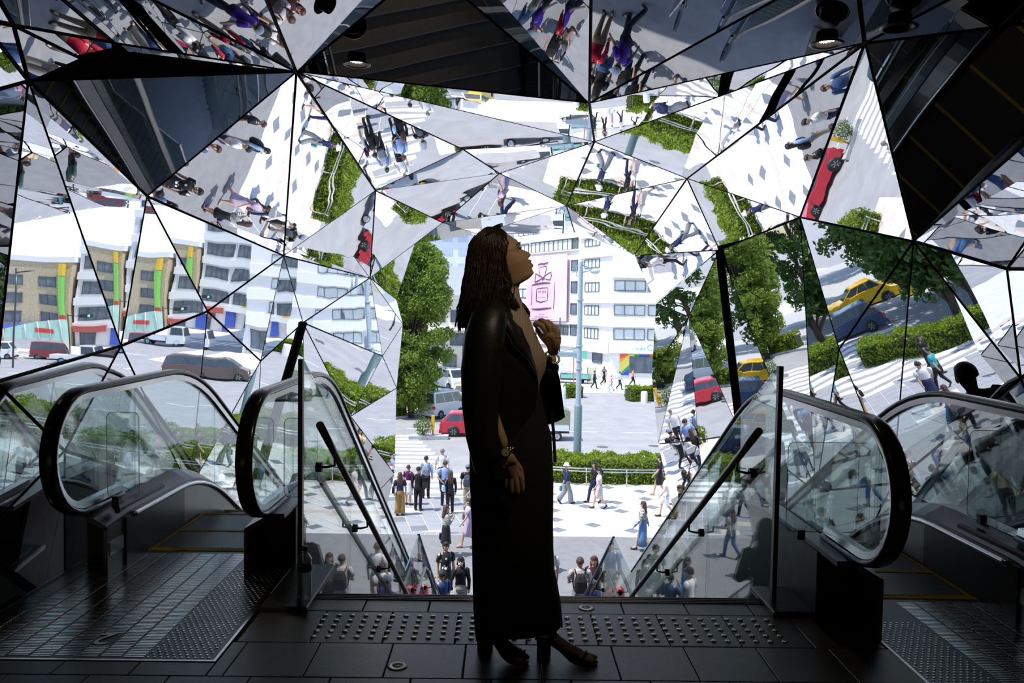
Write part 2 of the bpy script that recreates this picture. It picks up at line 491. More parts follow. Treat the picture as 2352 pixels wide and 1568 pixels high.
def ground():
    rng = random.Random(4)
    g = MB(); g.box(-90, 90, 36.6, 200, STREET - 0.4, STREET - 0.03)
    road = tag(g.build('road', M_ROAD), 'pale grey sunlit road crossing behind the clipped hedge', 'road', kind='structure')
    g = MB(); g.box(-60, 60, 12.0, 26.3, STREET - 0.4, STREET)
    plaza = tag(g.build('ground', M_ASPH), kind='structure')
    g = MB(); g.box(-60, 60, 26.3, 36.6, STREET - 0.4, STREET - 0.012)
    pav = tag(g.build('pavement', M_TILEW), kind='structure')
    # tiles: the nearest three hundred singly, the others joined
    cand = []
    s = 0.46
    for i in range(-60, 80):
        for j in range(-60, 80):
            x = 2 + (i - j) * s * 0.7071 * 1.0
            y = 31 + (i + j) * s * 0.7071 * 1.0
            if -0.6 < x < 15 and 26.65 < y < 36.2 and not 28.75 < y < 29.4:
                cand.append((x, y, 45 * D2R, s, 'G' if (i + 3 * j) % 8 == 0 and rng.random() < 0.85 else ('B' if rng.random() < 0.04 else None)))
    for i in range(-40, 12):
        for j in range(-10, 22):
            a = 14 * D2R
            lx, ly = i * 0.62, j * 0.62
            x = -0.9 + lx * math.cos(a) - ly * math.sin(a)
            y = 26.9 + lx * math.sin(a) + ly * math.cos(a)
            if -14 < x < -1.0 and 26.65 < y < 31.4:
                cand.append((x, y, a, 0.62, 'L'))
    for i in range(40):
        cand.append((-0.5 + i * 0.4, 29.08, 0, 0.4, 'B'))
    for i in range(90):
        cand.append((-14 + i * 0.4, 26.48, 0, 0.4, 'E'))
    sh = {}
    def tile_mesh(sz, mat):
        k = (sz, mat.name)
        if k not in sh:
            b = MB(); h = sz / 2 - 0.012
            b.bbox(-h, h, -h, h, -0.03, 0, 0.008)
            sh[k] = b.mesh('paving_tile', mat)
        return sh[k]
    def near(c):
        return abs(c[0] - 0.8) * 1.5 + (c[1] - 26) * 0.9 + (0 if -4.5 < c[0] < 6.5 else 50)
    cand.sort(key=near)
    rest = MB(); mats = [M_TILEW, M_TILEG, M_TILEL, M_TILEB]
    cnt = 0
    for x, y, a, sz, kd in cand:
        u = rng.random()
        if kd == 'L': m = M_TILEG if u < 0.07 else (M_TILEB if u < 0.12 else M_TILEL)
        elif kd == 'B': m = M_TILEB
        elif kd == 'G': m = M_TILEG
        elif kd == 'E': m = M_TILEL if x < -0.8 else M_TILEW
        else: m = M_TILEW
        if cnt < 295:
            link('paving_tile', tile_mesh(sz, m), pav, (x, y, STREET), a)
        else:
            h = sz / 2 - 0.012
            c, s_ = math.cos(a), math.sin(a)
            pts = [(x + p * c - q * s_, y + p * s_ + q * c) for p, q in ((-h, -h), (h, -h), (h, h), (-h, h))]
            rest.add([(p, q, STREET - 0.012) for p, q in pts] + [(p, q, STREET) for p, q in pts], [(4, 5, 6, 7), (0, 1, 5, 4), (1, 2, 6, 5), (2, 3, 7, 6), (3, 0, 4, 7)], mats.index(m))
        cnt += 1
    tag(rest.build('far_tiles', mats, pav), kind='stuff')
    g = MB(); g.box(-30, -0.9, 31.75, 36.8, STREET - 0.3, STREET + 0.004); tag(g.build('road_apron', M_ROAD), 'dropped kerb apron of grey asphalt under the zebra crossing', 'road', kind='structure')
    # zebra crossing
    zc = empty('crosswalk', (0, 0, STREET - 0.03), label='white zebra crossing stripes on the road left of the hedge', cat='road marking')
    y = 32.4
    k = 0
    while y < 46.5:
        xr = lerp(-2.0, -4.6, (y - 36) / 9.0)
        xr = lerp(-0.95, -4.9, (y - 32.4) / 13.0)
        b = MB(); b.bbox(-11, xr, -0.31, 0.31, 0, 0.012, 0.004)
        b.build('stripe', M_WHITEPAINT, zc, (0, y, 0.034 if y < 36.5 else 0))
        y += 1.06
    # second crossing to the right, lane lines
    zr = empty('crosswalk', (0, 0, STREET - 0.03), label='white zebra crossing stripes far right, seen in left mirror panels', cat='road marking')
    for k in range(14):
        b = MB(); b.bbox(23 + k * 1.1, 23.6 + k * 1.1, 92.5, 97.0, 0, 0.012, 0.004)
        b.build('stripe', M_WHITEPAINT, zr)
    ln = empty('lane_marking', (0, 0, STREET - 0.03), label='broken white lane lines painted across the grey road', cat='road marking')
    for k in range(12):
        b = MB(); b.bbox(-6 + k * 3.4, -4.2 + k * 3.4, 48.9 - k * 0.1, 49.05 - k * 0.1, 0, 0.012, 0.003)
        b.build('stripe', M_WHITEPAINT, ln)
    for k in range(10):
        b = MB(); b.bbox(12 + k * 3, 13.8 + k * 3, 70.0 + k, 70.2 + k, 0, 0.012, 0.003)
        b.build('stripe', M_WHITEPAINT, ln)
    # far pavement in front of the offices
    g = MB(); g.box(-20, 22.5, 70, 84, STREET - 0.2, STREET + 0.06)
    tag(g.build('pavement_far', M_TILEW), kind='structure')
    g = MB(); g.box(24, 95, 99, 125, STREET - 0.2, STREET + 0.07)
    tag(g.build('pavement_right', M_TILEW), kind='structure')
    # kerb that curves round the street tree
    pts = [(-14, 45), (-10.5, 49.5), (-8, 52.3), (-6.0, 54.0), (-5.3, 57), (-5.8, 64), (-8, 72)]
    poly = [(x, y, STREET - 0.05) for x, y in pts] + [(-30, 72, STREET - 0.05), (-30, 45, STREET - 0.05)]
    g = MB(); g.prism(poly, (0, 0, 0.17)); tag(g.build('pavement_tree_bed', M_CONC), kind='structure')
    mh = pm('iron_cover', (0.12, 0.12, 0.12), 0.6)
    for x, y in ((5.6, 43.5), (8.6, 44.0), (9.3, 23.5)):
        b = MB(); b.lathe([(0.32, 0), (0.32, 0.012), (0.28, 0.018), (0, 0.018)], 20)
        tag(b.build('manhole_cover', mh, None, (x, y, (STREET if y < 26 else STREET - 0.03))), {5.6: 'dark iron manhole cover in the road just right of the lamp post', 8.6: 'dark iron manhole cover in the road at the right tunnel edge', 9.3: 'dark iron manhole cover in plaza asphalt, seen only in mirrors'}[x], 'manhole cover', 'manhole covers in the road')
ground()

# ---------------------------------------------------------------- plants
def leaves(mb, pts, size, rng, mi=0):
    for p in pts:
        n = Vector((rng.gauss(0, 1), rng.gauss(0, 1), rng.gauss(0.5, 0.8))).normalized()
        u = n.orthogonal().normalized()
        u = Matrix.Rotation(rng.uniform(0, 6.28), 3, n) @ u
        w = n.cross(u)
        L = size * rng.uniform(0.6, 1.35)
        p = Vector(p)
        a, b = p - u * L * 0.5, p + u * L * 0.5
        c = p + w * L * 0.3 - n * L * 0.12
        d = p - w * L * 0.3 - n * L * 0.12
        mb.add([a, d, b, c], [(0, 1, 2), (0, 2, 3)], mi)

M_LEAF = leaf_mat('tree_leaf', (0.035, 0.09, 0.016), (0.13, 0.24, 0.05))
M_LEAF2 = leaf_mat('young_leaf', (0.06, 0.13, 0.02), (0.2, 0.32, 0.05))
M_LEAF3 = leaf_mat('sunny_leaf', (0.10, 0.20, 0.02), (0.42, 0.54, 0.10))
M_HEDGE = leaf_mat('hedge_leaf', (0.13, 0.22, 0.015), (0.36, 0.46, 0.035))
M_BARK = pm('bark', (0.10, 0.075, 0.055), 0.9, var=0.3, scale=9, bump=0.6)

def tree(x, y, h, rx, ry, n, seed, label, size=0.3, mat=None, low=0.16, group=None, name='street_tree'):
    rng = random.Random(seed)
    NCL = 190 if n > 9000 else 60
    t = empty(name, (x, y, STREET), label=label, cat='tree', group=group)
    tr = MB()
    tr.tube([(0, 0, 0), (0.05, 0, h * 0.25), (-0.08, 0.05, h * 0.5), (0, 0, h * 0.85)], [0.22, 0.17, 0.12, 0.03], 8)
    cl = []
    for k in range(NCL):
        zf = rng.uniform(low, 1.0)
        prof = math.sin(PI * min(1, max(0.02, (zf - low * 0.6) / (1.06 - low * 0.6)))) ** 0.55
        a = rng.uniform(0, 6.28)
        rr = rng.uniform(0.35, 0.95)
        c = Vector((rx * prof * rr * math.cos(a), ry * prof * rr * math.sin(a), h * zf))
        cl.append((c, rng.uniform(0.5, 1.0) * rx * (0.36 if NCL < 60 else 0.30)))
        if k % 2 == 0:
            tr.tube([(0, 0, max(0.4, c.z - h * 0.2)), (c.x * 0.5, c.y * 0.5, c.z - h * 0.06), tuple(c)], [0.06, 0.045, 0.012], 5)
    tr.build('trunk', M_BARK, t)
    fo = MB()
    pts = []
    for k in range(n):
        c, r = rng.choice(cl)
        d = Vector((rng.gauss(0, 1), rng.gauss(0, 1), rng.gauss(0, 0.7))).normalized() * r * rng.uniform(0.3, 1.15) ** 0.6
        pts.append(c + d)
    leaves(fo, pts, size, rng)
    tag(fo.build('foliage', mat or M_LEAF, t), kind='stuff')
    return t

def hedge(path, w, h, n, seed, label, mat=None, size=0.11, z=STREET):
    """Clipped hedge along a path: dark twiggy core, leaves all over it."""
    rng = random.Random(seed)
    P = [Vector((p[0], p[1], 0)) for p in path]
    t = empty('hedge', (P[0].x, P[0].y, z), label=label, cat='hedge')
    o = P[0]
    core = MB(); rs = []
    seg = []
    for i, p in enumerate(P):
        d = (P[min(i + 1, len(P) - 1)] - P[max(i - 1, 0)]).normalized()
        nn = Vector((-d.y, d.x, 0))
        seg.append((p - o, nn))
        q = p - o
        hw = w / 2 - 0.12
        rs.append([q - nn * hw, q + nn * hw, q + nn * hw + Vector((0, 0, h - 0.14)), q - nn * hw + Vector((0, 0, h - 0.14))])
    core.rings(rs, True, 0, False)
    core.build('branches', pm('hedge_core', (0.035, 0.05, 0.012), 0.9), t)
    L = [0]
    for i in range(len(seg) - 1):
        L.append(L[-1] + (seg[i + 1][0] - seg[i][0]).length)
    fo = MB(); pts = []
    for k in range(n):
        s = rng.uniform(0, L[-1])
        i = max(j for j in range(len(L)) if L[j] <= s)
        i = min(i, len(seg) - 2)
        f = (s - L[i]) / max(1e-6, L[i + 1] - L[i])
        q = seg[i][0].lerp(seg[i + 1][0], f); nn = seg[i][1].lerp(seg[i + 1][1], f)
        u = rng.random()
        bump = 0.07 * math.sin(s * 3.1) + 0.06 * math.sin(s * 7.7 + 1) + rng.gauss(0, 0.05)
        if u < 0.5:
            p = q + nn * rng.uniform(-w / 2, w / 2) + Vector((0, 0, h + bump))
        else:
            sd = -1 if u < 0.78 else 1
            p = q + nn * sd * (w / 2 + bump * 0.7) + Vector((0, 0, rng.uniform(0.02, h)))
        pts.append(p)
    leaves(fo, pts, size, rng)
    tag(fo.build('foliage', mat or M_HEDGE, t), kind='stuff')
    return t

def bush(x, y, r, h, n, seed, label, z=STREET, mat=None, size=0.09):
    rng = random.Random(seed)
    t = empty('shrub', (x, y, z), label=label, cat='shrub')
    b = MB()
    for k in range(7):
        a = k * 0.9
        b.tube([(0, 0, 0), (r * 0.4 * math.cos(a), r * 0.4 * math.sin(a), h * 0.5), (r * 0.7 * math.cos(a), r * 0.7 * math.sin(a), h * 0.85)], [0.02, 0.014, 0.006], 5)
    b.build('stem', M_BARK, t)
    fo = MB(); pts = []
    for k in range(n):
        d = Vector((rng.gauss(0, 1), rng.gauss(0, 1), rng.gauss(0, 1))).normalized() * rng.uniform(0.55, 1.05)
        pts.append(Vector((d.x * r, d.y * r, h * 0.52 + d.z * h * 0.5)))
    leaves(fo, pts, size, rng)
    tag(fo.build('foliage', mat or M_HEDGE, t), kind='stuff')
    return t

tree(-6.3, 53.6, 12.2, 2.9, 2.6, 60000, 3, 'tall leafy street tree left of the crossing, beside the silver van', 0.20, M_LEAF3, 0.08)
TG = 'dark street trees left of the plaza, seen in the right mirrors'
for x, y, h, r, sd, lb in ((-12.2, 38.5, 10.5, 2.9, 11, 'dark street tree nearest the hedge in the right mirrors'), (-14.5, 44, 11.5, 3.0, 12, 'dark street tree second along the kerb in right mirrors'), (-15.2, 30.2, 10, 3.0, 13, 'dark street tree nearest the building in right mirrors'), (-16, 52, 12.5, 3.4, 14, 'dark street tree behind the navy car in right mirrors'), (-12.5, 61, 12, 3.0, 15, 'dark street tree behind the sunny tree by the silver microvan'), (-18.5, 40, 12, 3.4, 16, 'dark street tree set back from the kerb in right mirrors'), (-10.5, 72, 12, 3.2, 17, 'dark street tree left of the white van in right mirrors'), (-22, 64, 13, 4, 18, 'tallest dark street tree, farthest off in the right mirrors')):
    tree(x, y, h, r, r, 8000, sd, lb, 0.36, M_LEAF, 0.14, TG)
arc = [(0.2 + 10.5 * (k / 12.0), 35.1 + 1.7 * ((k / 12.0 - 0.5) * 2) ** 2 * 0.6) for k in range(13)]
hedge(arc, 1.9, 1.02, 15000, 5, 'bright green clipped hedge with a steel rail round the plaza edge', None, 0.115)
hedge([(-13, 33.2), (-9, 34.6), (-7.2, 36.0)], 1.5, 0.95, 6000, 6, 'clipped green hedge left of the crossing, seen in right mirrors', None, 0.13)
hedge([(10.4, 65.2), (12.6, 65.6), (13.6, 65.7)], 1.3, 1.1, 3500, 7, 'low green hedge at the road edge by the rainbow shop front', None, 0.16)
hedge([(5.3, 67.0), (6.8, 67.2)], 1.1, 0.95, 1200, 8, 'short green hedge behind the lamp post at the far kerb', None, 0.16)
hedge([(-8.6, 52.6), (-7.6, 53.4), (-7.0, 54.4)], 1.0, 1.0, 1800, 9, 'yellow green shrubs at the foot of the street tree', None, 0.16)
def rails():
    st = pm('rail_steel', (0.62, 0.62, 0.6), 0.25, 1.0, var=0.05)
    t = empty('guard_rail', (0, 0, STREET), label='curved double steel rail running along the front of the hedge', cat='railing')
    for dz in (0.62, 0.74):
        b = MB(); b.tube([(x, y - 1.3, dz) for x, y in arc], 0.032, 8); b.build('rail_bar', st, t)
    for x, y in arc[::2]:
        b = MB(); b.tube([(x, y - 1.3, 0), (x, y - 1.3, 0.76)], 0.028, 8); b.build('post', st, t)
rails()
def planter():
    t = empty('planter', (-4.5, 45.3, STREET - 0.03), label='low grey stone planter bed at the near end of the crossing', cat='planter')
    b = MB(); b.prism([(-0.9, -0.45, 0), (1.35, -0.2, 0), (1.35, 0.5, 0), (-0.9, 0.35, 0)], (0, 0, 0.22)); b.build('stone_kerb', M_CONC, t)
    bush(-4.6, 45.35, 0.55, 1.05, 900, 21, 'round green shrub growing in the stone planter', STREET + 0.17, M_LEAF2)
    p = empty('bollard', (-4.05, 45.4, STREET + 0.19), label='yellow bollard post standing in the stone planter', cat='bollard')
    b = MB(); b.box(-0.09, 0.09, -0.09, 0.09, 0.32, 1.15); b.build('board', pm('yellow_paint', (0.85, 0.5, 0.02), 0.5), p)
    b = MB(); b.tube([(0, 0, 0), (0, 0, 0.34)], 0.05, 8); b.build('post', pm('orange_paint', (0.6, 0.3, 0.03), 0.5), p)
planter()

# ---------------------------------------------------------------- buildings
M_BW = pm('white_render', (0.80, 0.79, 0.80), 0.75, var=0.04, scale=1.0)
M_BW2 = pm('white_panel', (0.86, 0.86, 0.86), 0.6, var=0.03)
M_FRAME = pm('window_frame', (0.10, 0.12, 0.14), 0.5)
M_PANE = pm('window_blind', (0.62, 0.68, 0.70), 0.25, var=0.10, scale=1.2)
M_PANED = pm('window_dark', (0.13, 0.16, 0.20), 0.15, var=0.4, scale=1.0)
M_BEIGE = pm('beige_brick', (0.50, 0.42, 0.29), 0.8, var=0.14, scale=3)
class Wall:
    """Facade frame: s metres along from A to B, z world height, d metres proud."""
    def __init__(s, A, B):
        s.A = Vector((A[0], A[1], 0)); B = Vector((B[0], B[1], 0))
        s.L = (B - s.A).length
        s.u = (B - s.A).normalized()
        s.n = Vector((s.u.y, -s.u.x, 0))
        if s.n.y > 0: s.n = -s.n
        s.flip = s.u.cross(Vector((0, 0, 1))).dot(s.n) < 0
    def p(s, a, z, d=0):
        q = s.A + s.u * a + s.n * d
        return Vector((q.x, q.y, z))
    def slab(s, mb, a0, a1, z0, z1, d0, d1, mi=0):
        v = [s.p(a, z, d) for d in (d0, d1) for z in (z0, z1) for a in (a0, a1)]
        mb.add(v, [(0, 1, 3, 2), (4, 6, 7, 5), (0, 4, 5, 1), (2, 3, 7, 6), (0, 2, 6, 4), (1, 5, 7, 3)], mi)
    def rot(s):
        return (PI / 2, 0, math.atan2(s.u.y, s.u.x))
def window(w, par, a0, a1, z0, z1, n, mat=None, depth=0.10):
    f = MB(); t = 0.07
    w.slab(f, a0, a1, z0, z0 + t, -0.02, depth); w.slab(f, a0, a1, z1 - t, z1, -0.02, depth)
    for k in range(n + 1):
        a = lerp(a0, a1 - t, k / n); w.slab(f, a, a + t, z0, z1, -0.02, depth)
    fo = f.build('window', M_FRAME, par)
    for k in range(n):
        g = MB(); w.slab(g, lerp(a0, a1 - t, k / n) + t, lerp(a0, a1 - t, (k + 1) / n), z0 + t, z1 - t, -0.02, 0.03)
        g.build('pane', mat or M_PANE, fo)
def white_offices():
    P = [(1.3, 105), (8.7, 92), (11.6, 85), (21, 84.2)]
    t = empty('office_building', (11.6, 85, STREET), label='white office building with window rows, pink banner and rainbow shop front', cat='building')
    t2 = empty('hub', (0, 0, 0)); bpy.data.objects.remove(t2)
    off = Vector((11.6, 85, STREET))
    top = 13.5
    ws = [Wall(P[i], P[i + 1]) for i in range(3)]
    for w in ws: w.A = w.A - Vector((off.x, off.y, 0))
    Z = lambda z: z - STREET
    b = MB()
    poly = [(p[0] - off.x, p[1] - off.y, 0) for p in P] + [(21 - off.x, 118 - off.y, 0), (1.3 - off.x, 118 - off.y, 0)]
    b.prism(poly, (0, 0, Z(top)))
    b.build('wall', M_BW, t)
    w1, w2, w3 = ws
    # projecting parapet bands between the window rows
    fl3 = [(-2.15, -0.95), (0.5, 1.62), (3.12, 4.25)]
    bands = [(-3.6, -2.35), (-0.75, 0.3), (1.8, 2.95)]
    for z0, z1 in bands + [(6.9, 7.7), (9.2, 10.2), (11.6, 13.5)]:
        for w in (w2, w3):
            bb = MB(); w.slab(bb, -0.1 if w is w3 else 0.3, w.L, Z(z0), Z(z1), 0.0, 0.28); bb.build('parapet_band', M_BW2, t)
    for z0, z1 in [(-3.4, -2.3), (-0.75, -0.55), (7.95, 8.1), (9.45, 10.4), (11.6, 13.5)]:
        bb = MB(); w1.slab(bb, 0, w1.L, Z(z0), Z(z1), 0.0, 0.25); bb.build('parapet_band', M_BW2, t)
    for z0, z1 in fl3:
        for k in range(9):
            a = 0.3 + k * 3.65
            if a > 6: break
            window(w3, t, a, a + 3.35, Z(z0), Z(z1), 3)
        window(w2, t, 1.6, 4.9, Z(z0 - 0.1), Z(z1 - 0.1), 4)
    for z0, z1 in ((5.75, 6.75), (8.2, 9.05), (10.4, 11.5)):
        window(w2, t, 1.4, 4.9, Z(z0), Z(z1), 4)
        for k in range(1):
            a = 5.6 + k * 4.1
            window(w3, t, a, a + 3.5, Z(z0 - 0.3), Z(z1 - 0.3), 3)
    # receding facade: long band of windows over the banner, dark corner windows
    window(w1, t, 4.2, 13.6, Z(8.1), Z(9.4), 9)
    window(w1, t, 0.3, 3.6, Z(8.0), Z(9.3), 3)
    window(w1, t, 0.2, 3.4, Z(2.4), Z(3.6), 3)
    window(w1, t, 5.6, 13.0, Z(-2.1), Z(-0.9), 7, M_PANED)
    window(w1, t, 1.0, 12.0, Z(10.45), Z(11.55), 9)
    for z0, z1 in ((8.1, 9.4), (5.55, 6.85), (2.95, 4.35), (0.4, 1.75), (-2.1, -0.7)):
        window(w1, t, 13.4, 14.7, Z(z0), Z(z1), 1, M_PANED)
    # blank sign box, fascia, ground floor shop
    bb = MB(); w3.slab(bb, 0.05, 3.6, Z(4.55), Z(7.45), 0.0, 0.55); bb.build('sign_box', pm('sign_white', (0.9, 0.9, 0.9), 0.5, var=0.02), t)
    bb = MB(); w3.slab(bb, -0.2, 9.4, Z(-3.6), Z(-2.3), 0.0, 0.5); bb.build('shop_fascia', M_BW2, t)
    bb = MB(); w2.slab(bb, 0.8, w2.L, Z(-3.7), Z(-2.45), 0.0, 0.5); bb.build('shop_fascia', M_BW2, t)
    kub = pm('sign_green', (0.25, 0.55, 0.50), 0.6)
    rot = w3.rot()
    text('sign_lettering', 'kubo', 0.52, kub, t, w3.p(3.25, Z(-3.05), 0.52), rot)
    text('sign_lettering', 'C', 0.95, kub, t, w3.p(4.2, Z(-2.97), 0.52), rot)
    window(w2, t, 3.7, 5.9, Z(-4.9), Z(-3.8), 1, M_PANED)
    window(w3, t, 2.1, 3.75, Z(-5.75), Z(-3.95), 1, M_PANED)
    window(w3, t, 3.75, 5.3, Z(-5.75), Z(-3.95), 1, M_PANED)
    for k in range(1):
        window(w3, t, 6.2 + k * 3, 8.8 + k * 3, Z(-6.0), Z(-4.0), 2, M_PANED)
    # rainbow stripes: slanting bands of the painted shop front
    cols = [(0.75, 0.10, 0.05), (0.85, 0.32, 0.06), (0.80, 0.65, 0.10), (0.75, 0.68, 0.15), (0.03, 0.32, 0.14), (0.03, 0.06, 0.45)]
    a0, a1, z0, z1 = 1.05, 2.05, -6.0, -3.72
    slope = 1.0
    lo = [-1.0, 0.3, 0.75, 1.35, 1.9, 2.45, 9]
    for k, c in enumerate(cols):
        def clipv(a, lim):     # height below the top at which band edge crosses, slanting upwards to the right
            return z1 - max(0.0, min(z1 - z0, lim - (a - a0) * slope + 0.55 - 0.3))
        q = [(a0, clipv(a0, lo[k])), (a1, clipv(a1, lo[k])), (a1, clipv(a1, lo[k + 1])), (a0, clipv(a0, lo[k + 1]))]
        v = [w3.p(a, Z(z), 0.06) for a, z in q] + [w3.p(a, Z(z), -0.02) for a, z in q]
        bb = MB(); bb.add(v, [(0, 1, 2, 3), (7, 6, 5, 4), (0, 4, 5, 1), (1, 5, 6, 2), (2, 6, 7, 3), (3, 7, 4, 0)])
        bb.build('rainbow_stripe', pm('rainbow_%s' % 'abcdef'[k], c, 0.6, var=0.04), t)
    for a, b_, c in ((2.05, 2.6, cols[3]), (2.6, 3.1, cols[4]), (3.1, 4.2, cols[5]), (4.2, 5.3, cols[0])):
        bb = MB(); w3.slab(bb, a, b_, Z(-3.93), Z(-3.74), 0, 0.07); bb.build('rainbow_stripe', pm('rainbow_%s' % 'abcdef'[cols.index(c)], c, 0.6), t)
    # pink banner hung on the receding facade
    bn = empty('banner', tuple(ws[0].p(8.4, Z(-0.5), 0.4) + off), label='tall pink banner with a line drawing of a perfume bottle', cat='banner')
    bo = Vector(bn.location)
    w = Wall(P[0], P[1]); w.A = w.A - Vector((bo.x, bo.y, 0))
    zz = lambda z: z - bo.z
    bb = MB(); w.slab(bb, 3.8, 13.05, zz(-0.45), zz(7.65), 0.36, 0.42)
    pk = pm('banner_pink', (0.86, 0.56, 0.72), 0.7, var=0.10, scale=0.35)
    bb.build('cloth', pk, bn)
    ink = pm('banner_ink', (0.16, 0.07, 0.16), 0.7)
    def stroke(pts, r=0.05):
        s_ = MB(); s_.tube([w.p(a, zz(z), 0.44) for a, z in pts], [r * q for q in ([0.5] + [1.0] * (len(pts) - 2) + [0.5])], 5); s_.build('drawn_line', ink, bn)
    stroke([(6.6, 6.55), (7.3, 6.65), (8.0, 6.6), (8.9, 6.75)], 0.10); stroke([(6.7, 6.5), (6.9, 5.6), (7.2, 4.95)]); stroke([(8.7, 6.65), (8.4, 5.6), (8.0, 4.95)]); stroke([(7.0, 6.2), (8.4, 6.3), (8.3, 6.2)])
    stroke([(7.7, 4.9), (6.9, 5.15), (6.1, 5.45), (6.0, 4.9), (5.9, 4.35), (6.9, 4.6), (7.7, 4.85)], 0.07)
    stroke([(7.8, 4.9), (8.7, 5.3), (9.6, 5.55), (9.7, 5.1), (9.5, 4.6), (8.6, 4.65), (7.8, 4.85)], 0.06); stroke([(7.4, 5.1), (7.75, 4.6), (8.1, 5.0)], 0.12)
    stroke([(5.2, 4.0), (6.5, 4.15), (8.0, 4.25), (9.4, 4.2)], 0.11); stroke([(5.15, 3.95), (5.2, 2.8), (5.1, 1.4)], 0.06); stroke([(10.4, 4.3), (10.45, 3.0), (10.3, 1.0)], 0.07)
    stroke([(5.2, 0.95), (6.6, 0.95), (8.2, 1.05), (9.8, 1.15)], 0.12)
    stroke([(6.3, 3.5), (6.35, 2.8), (6.3, 2.0), (7.4, 1.85), (8.8, 2.05)], 0.07); stroke([(6.4, 3.5), (7.5, 3.6), (8.9, 3.65)], 0.06); stroke([(8.9, 3.6), (8.95, 2.8), (8.85, 2.05)], 0.06)
    rr = w.rot()
    text('lettering', 'MISS DIOR', 0.42, ink, bn, w.p(7.6, zz(3.1), 0.43), rr, 0.003)
    for z_, a0_, a1_ in ((2.45, 6.8, 8.4), (0.3, 7.0, 8.2), (-0.0, 6.0, 9.2), (-0.28, 5.4, 10.2)):
        k = a0_
        rg = random.Random(int(z_ * 100))
        while k < a1_:
            l_ = rg.uniform(0.10, 0.22); stroke([(k, z_), (k + l_ / 2, z_), (k + l_, z_)], 0.035); k += l_ + 0.10
white_offices()

def beige_block():
    t = empty('shop_building', (37.6, 113, STREET), label='beige brick building with green banner, seen reflected in the left mirrors', cat='building')
    b = MB(); b.box(0, 13, 0, 9, 0, 11.2); b.build('wall', M_BEIGE, t)
    b = MB(); b.box(-0.15, 13.15, -0.15, 9.1, 11.2, 11.9); b.build('parapet', M_BW2, t)
    w = Wall((0, 0), (13, 0))
    for z in (2.9, 5.4, 7.9):
        for a in (1.6, 6.2, 9.8):
            window(w, t, a, a + 2.2, z, z + 1.4, 2, M_PANED)
    ws = Wall((0, 9), (0, 0)); ws.n = Vector((-1, 0, 0))
    for z in (2.9, 5.4, 7.9):
        for a in (1.0, 5.2):
            window(ws, t, a, a + 2.4, z, z + 1.4, 2, M_PANED)
    b = MB(); w.slab(b, 0.5, 0.95, 4.2, 9.4, 0.1, 1.1); b.build('green_banner', pm('banner_green', (0.22, 0.6, 0.12), 0.6), t)
    b = MB(); w.slab(b, 0.5, 0.95, 3.2, 4.1, 0.1, 1.1); b.build('red_sign', pm('sign_red', (0.6, 0.05, 0.03), 0.6), t)
    b = MB(); w.slab(b, 0.5, 0.95, 9.5, 11.0, 0.1, 1.1); b.build('yellow_sign', pm('sign_yellow', (0.75, 0.5, 0.05), 0.6), t)
    b = MB(); w.slab(b, 8.8, 9.4, 3.4, 7.0, 0.1, 0.6); b.build('white_sign', M_BW2, t)
    for k, c in enumerate(((0.55, 0.08, 0.06), (0.1, 0.15, 0.5), (0.6, 0.12, 0.1))):
        b = MB(); w.slab(b, 0.2 + k * 4.3, 4.2 + k * 4.3, 2.0, 2.6, 0, 0.9); b.build('awning', pm('awning_%s' % 'abc'[k], c, 0.6), t)
    # roof sign
    b = MB(); b.box(8, 11, 0.4, 0.7, 11.9, 13.6); b.build('roof_sign', pm('sign_orange', (0.8, 0.35, 0.1), 0.6), t)
beige_block()

def subway_entrance():
    t = empty('station_entrance', (35.0, 103.0, STREET + 0.07), label='sea green glass subway entrance on concrete base, seen in left mirrors', cat='station entrance')
    b = MB(); b.box(0, 6.5, 0, 2.2, 0, 1.25); b.build('concrete_base', M_CONC, t)
    gm = pm('green_glass', (0.42, 0.66, 0.58), 0.12, var=0.1, scale=1)
    b = MB()
    b.prism([(0, 0.05, 1.25), (6.5, 0.05, 1.25), (6.5, 0.05, 2.4), (0, 0.05, 3.9)], (0, 2.1, 0)); b.build('glass_canopy', gm, t)
    fr = pm('pale_steel', (0.72, 0.75, 0.72), 0.4)
    for k in range(6):
        x = k * 1.3
        b = MB(); b.tube([(x, 0, 1.25), (x + 0.25, -0.02, 3.9 - 0.23 * (x + 0.2))], 0.06, 6); b.build('frame_bar', fr, t)
    b = MB(); b.box(1.0, 3.0, -0.06, 0.02, 2.0, 2.5); b.build('red_band', pm('sign_red', (0.6, 0.05, 0.03), 0.6), t)
subway_entrance()

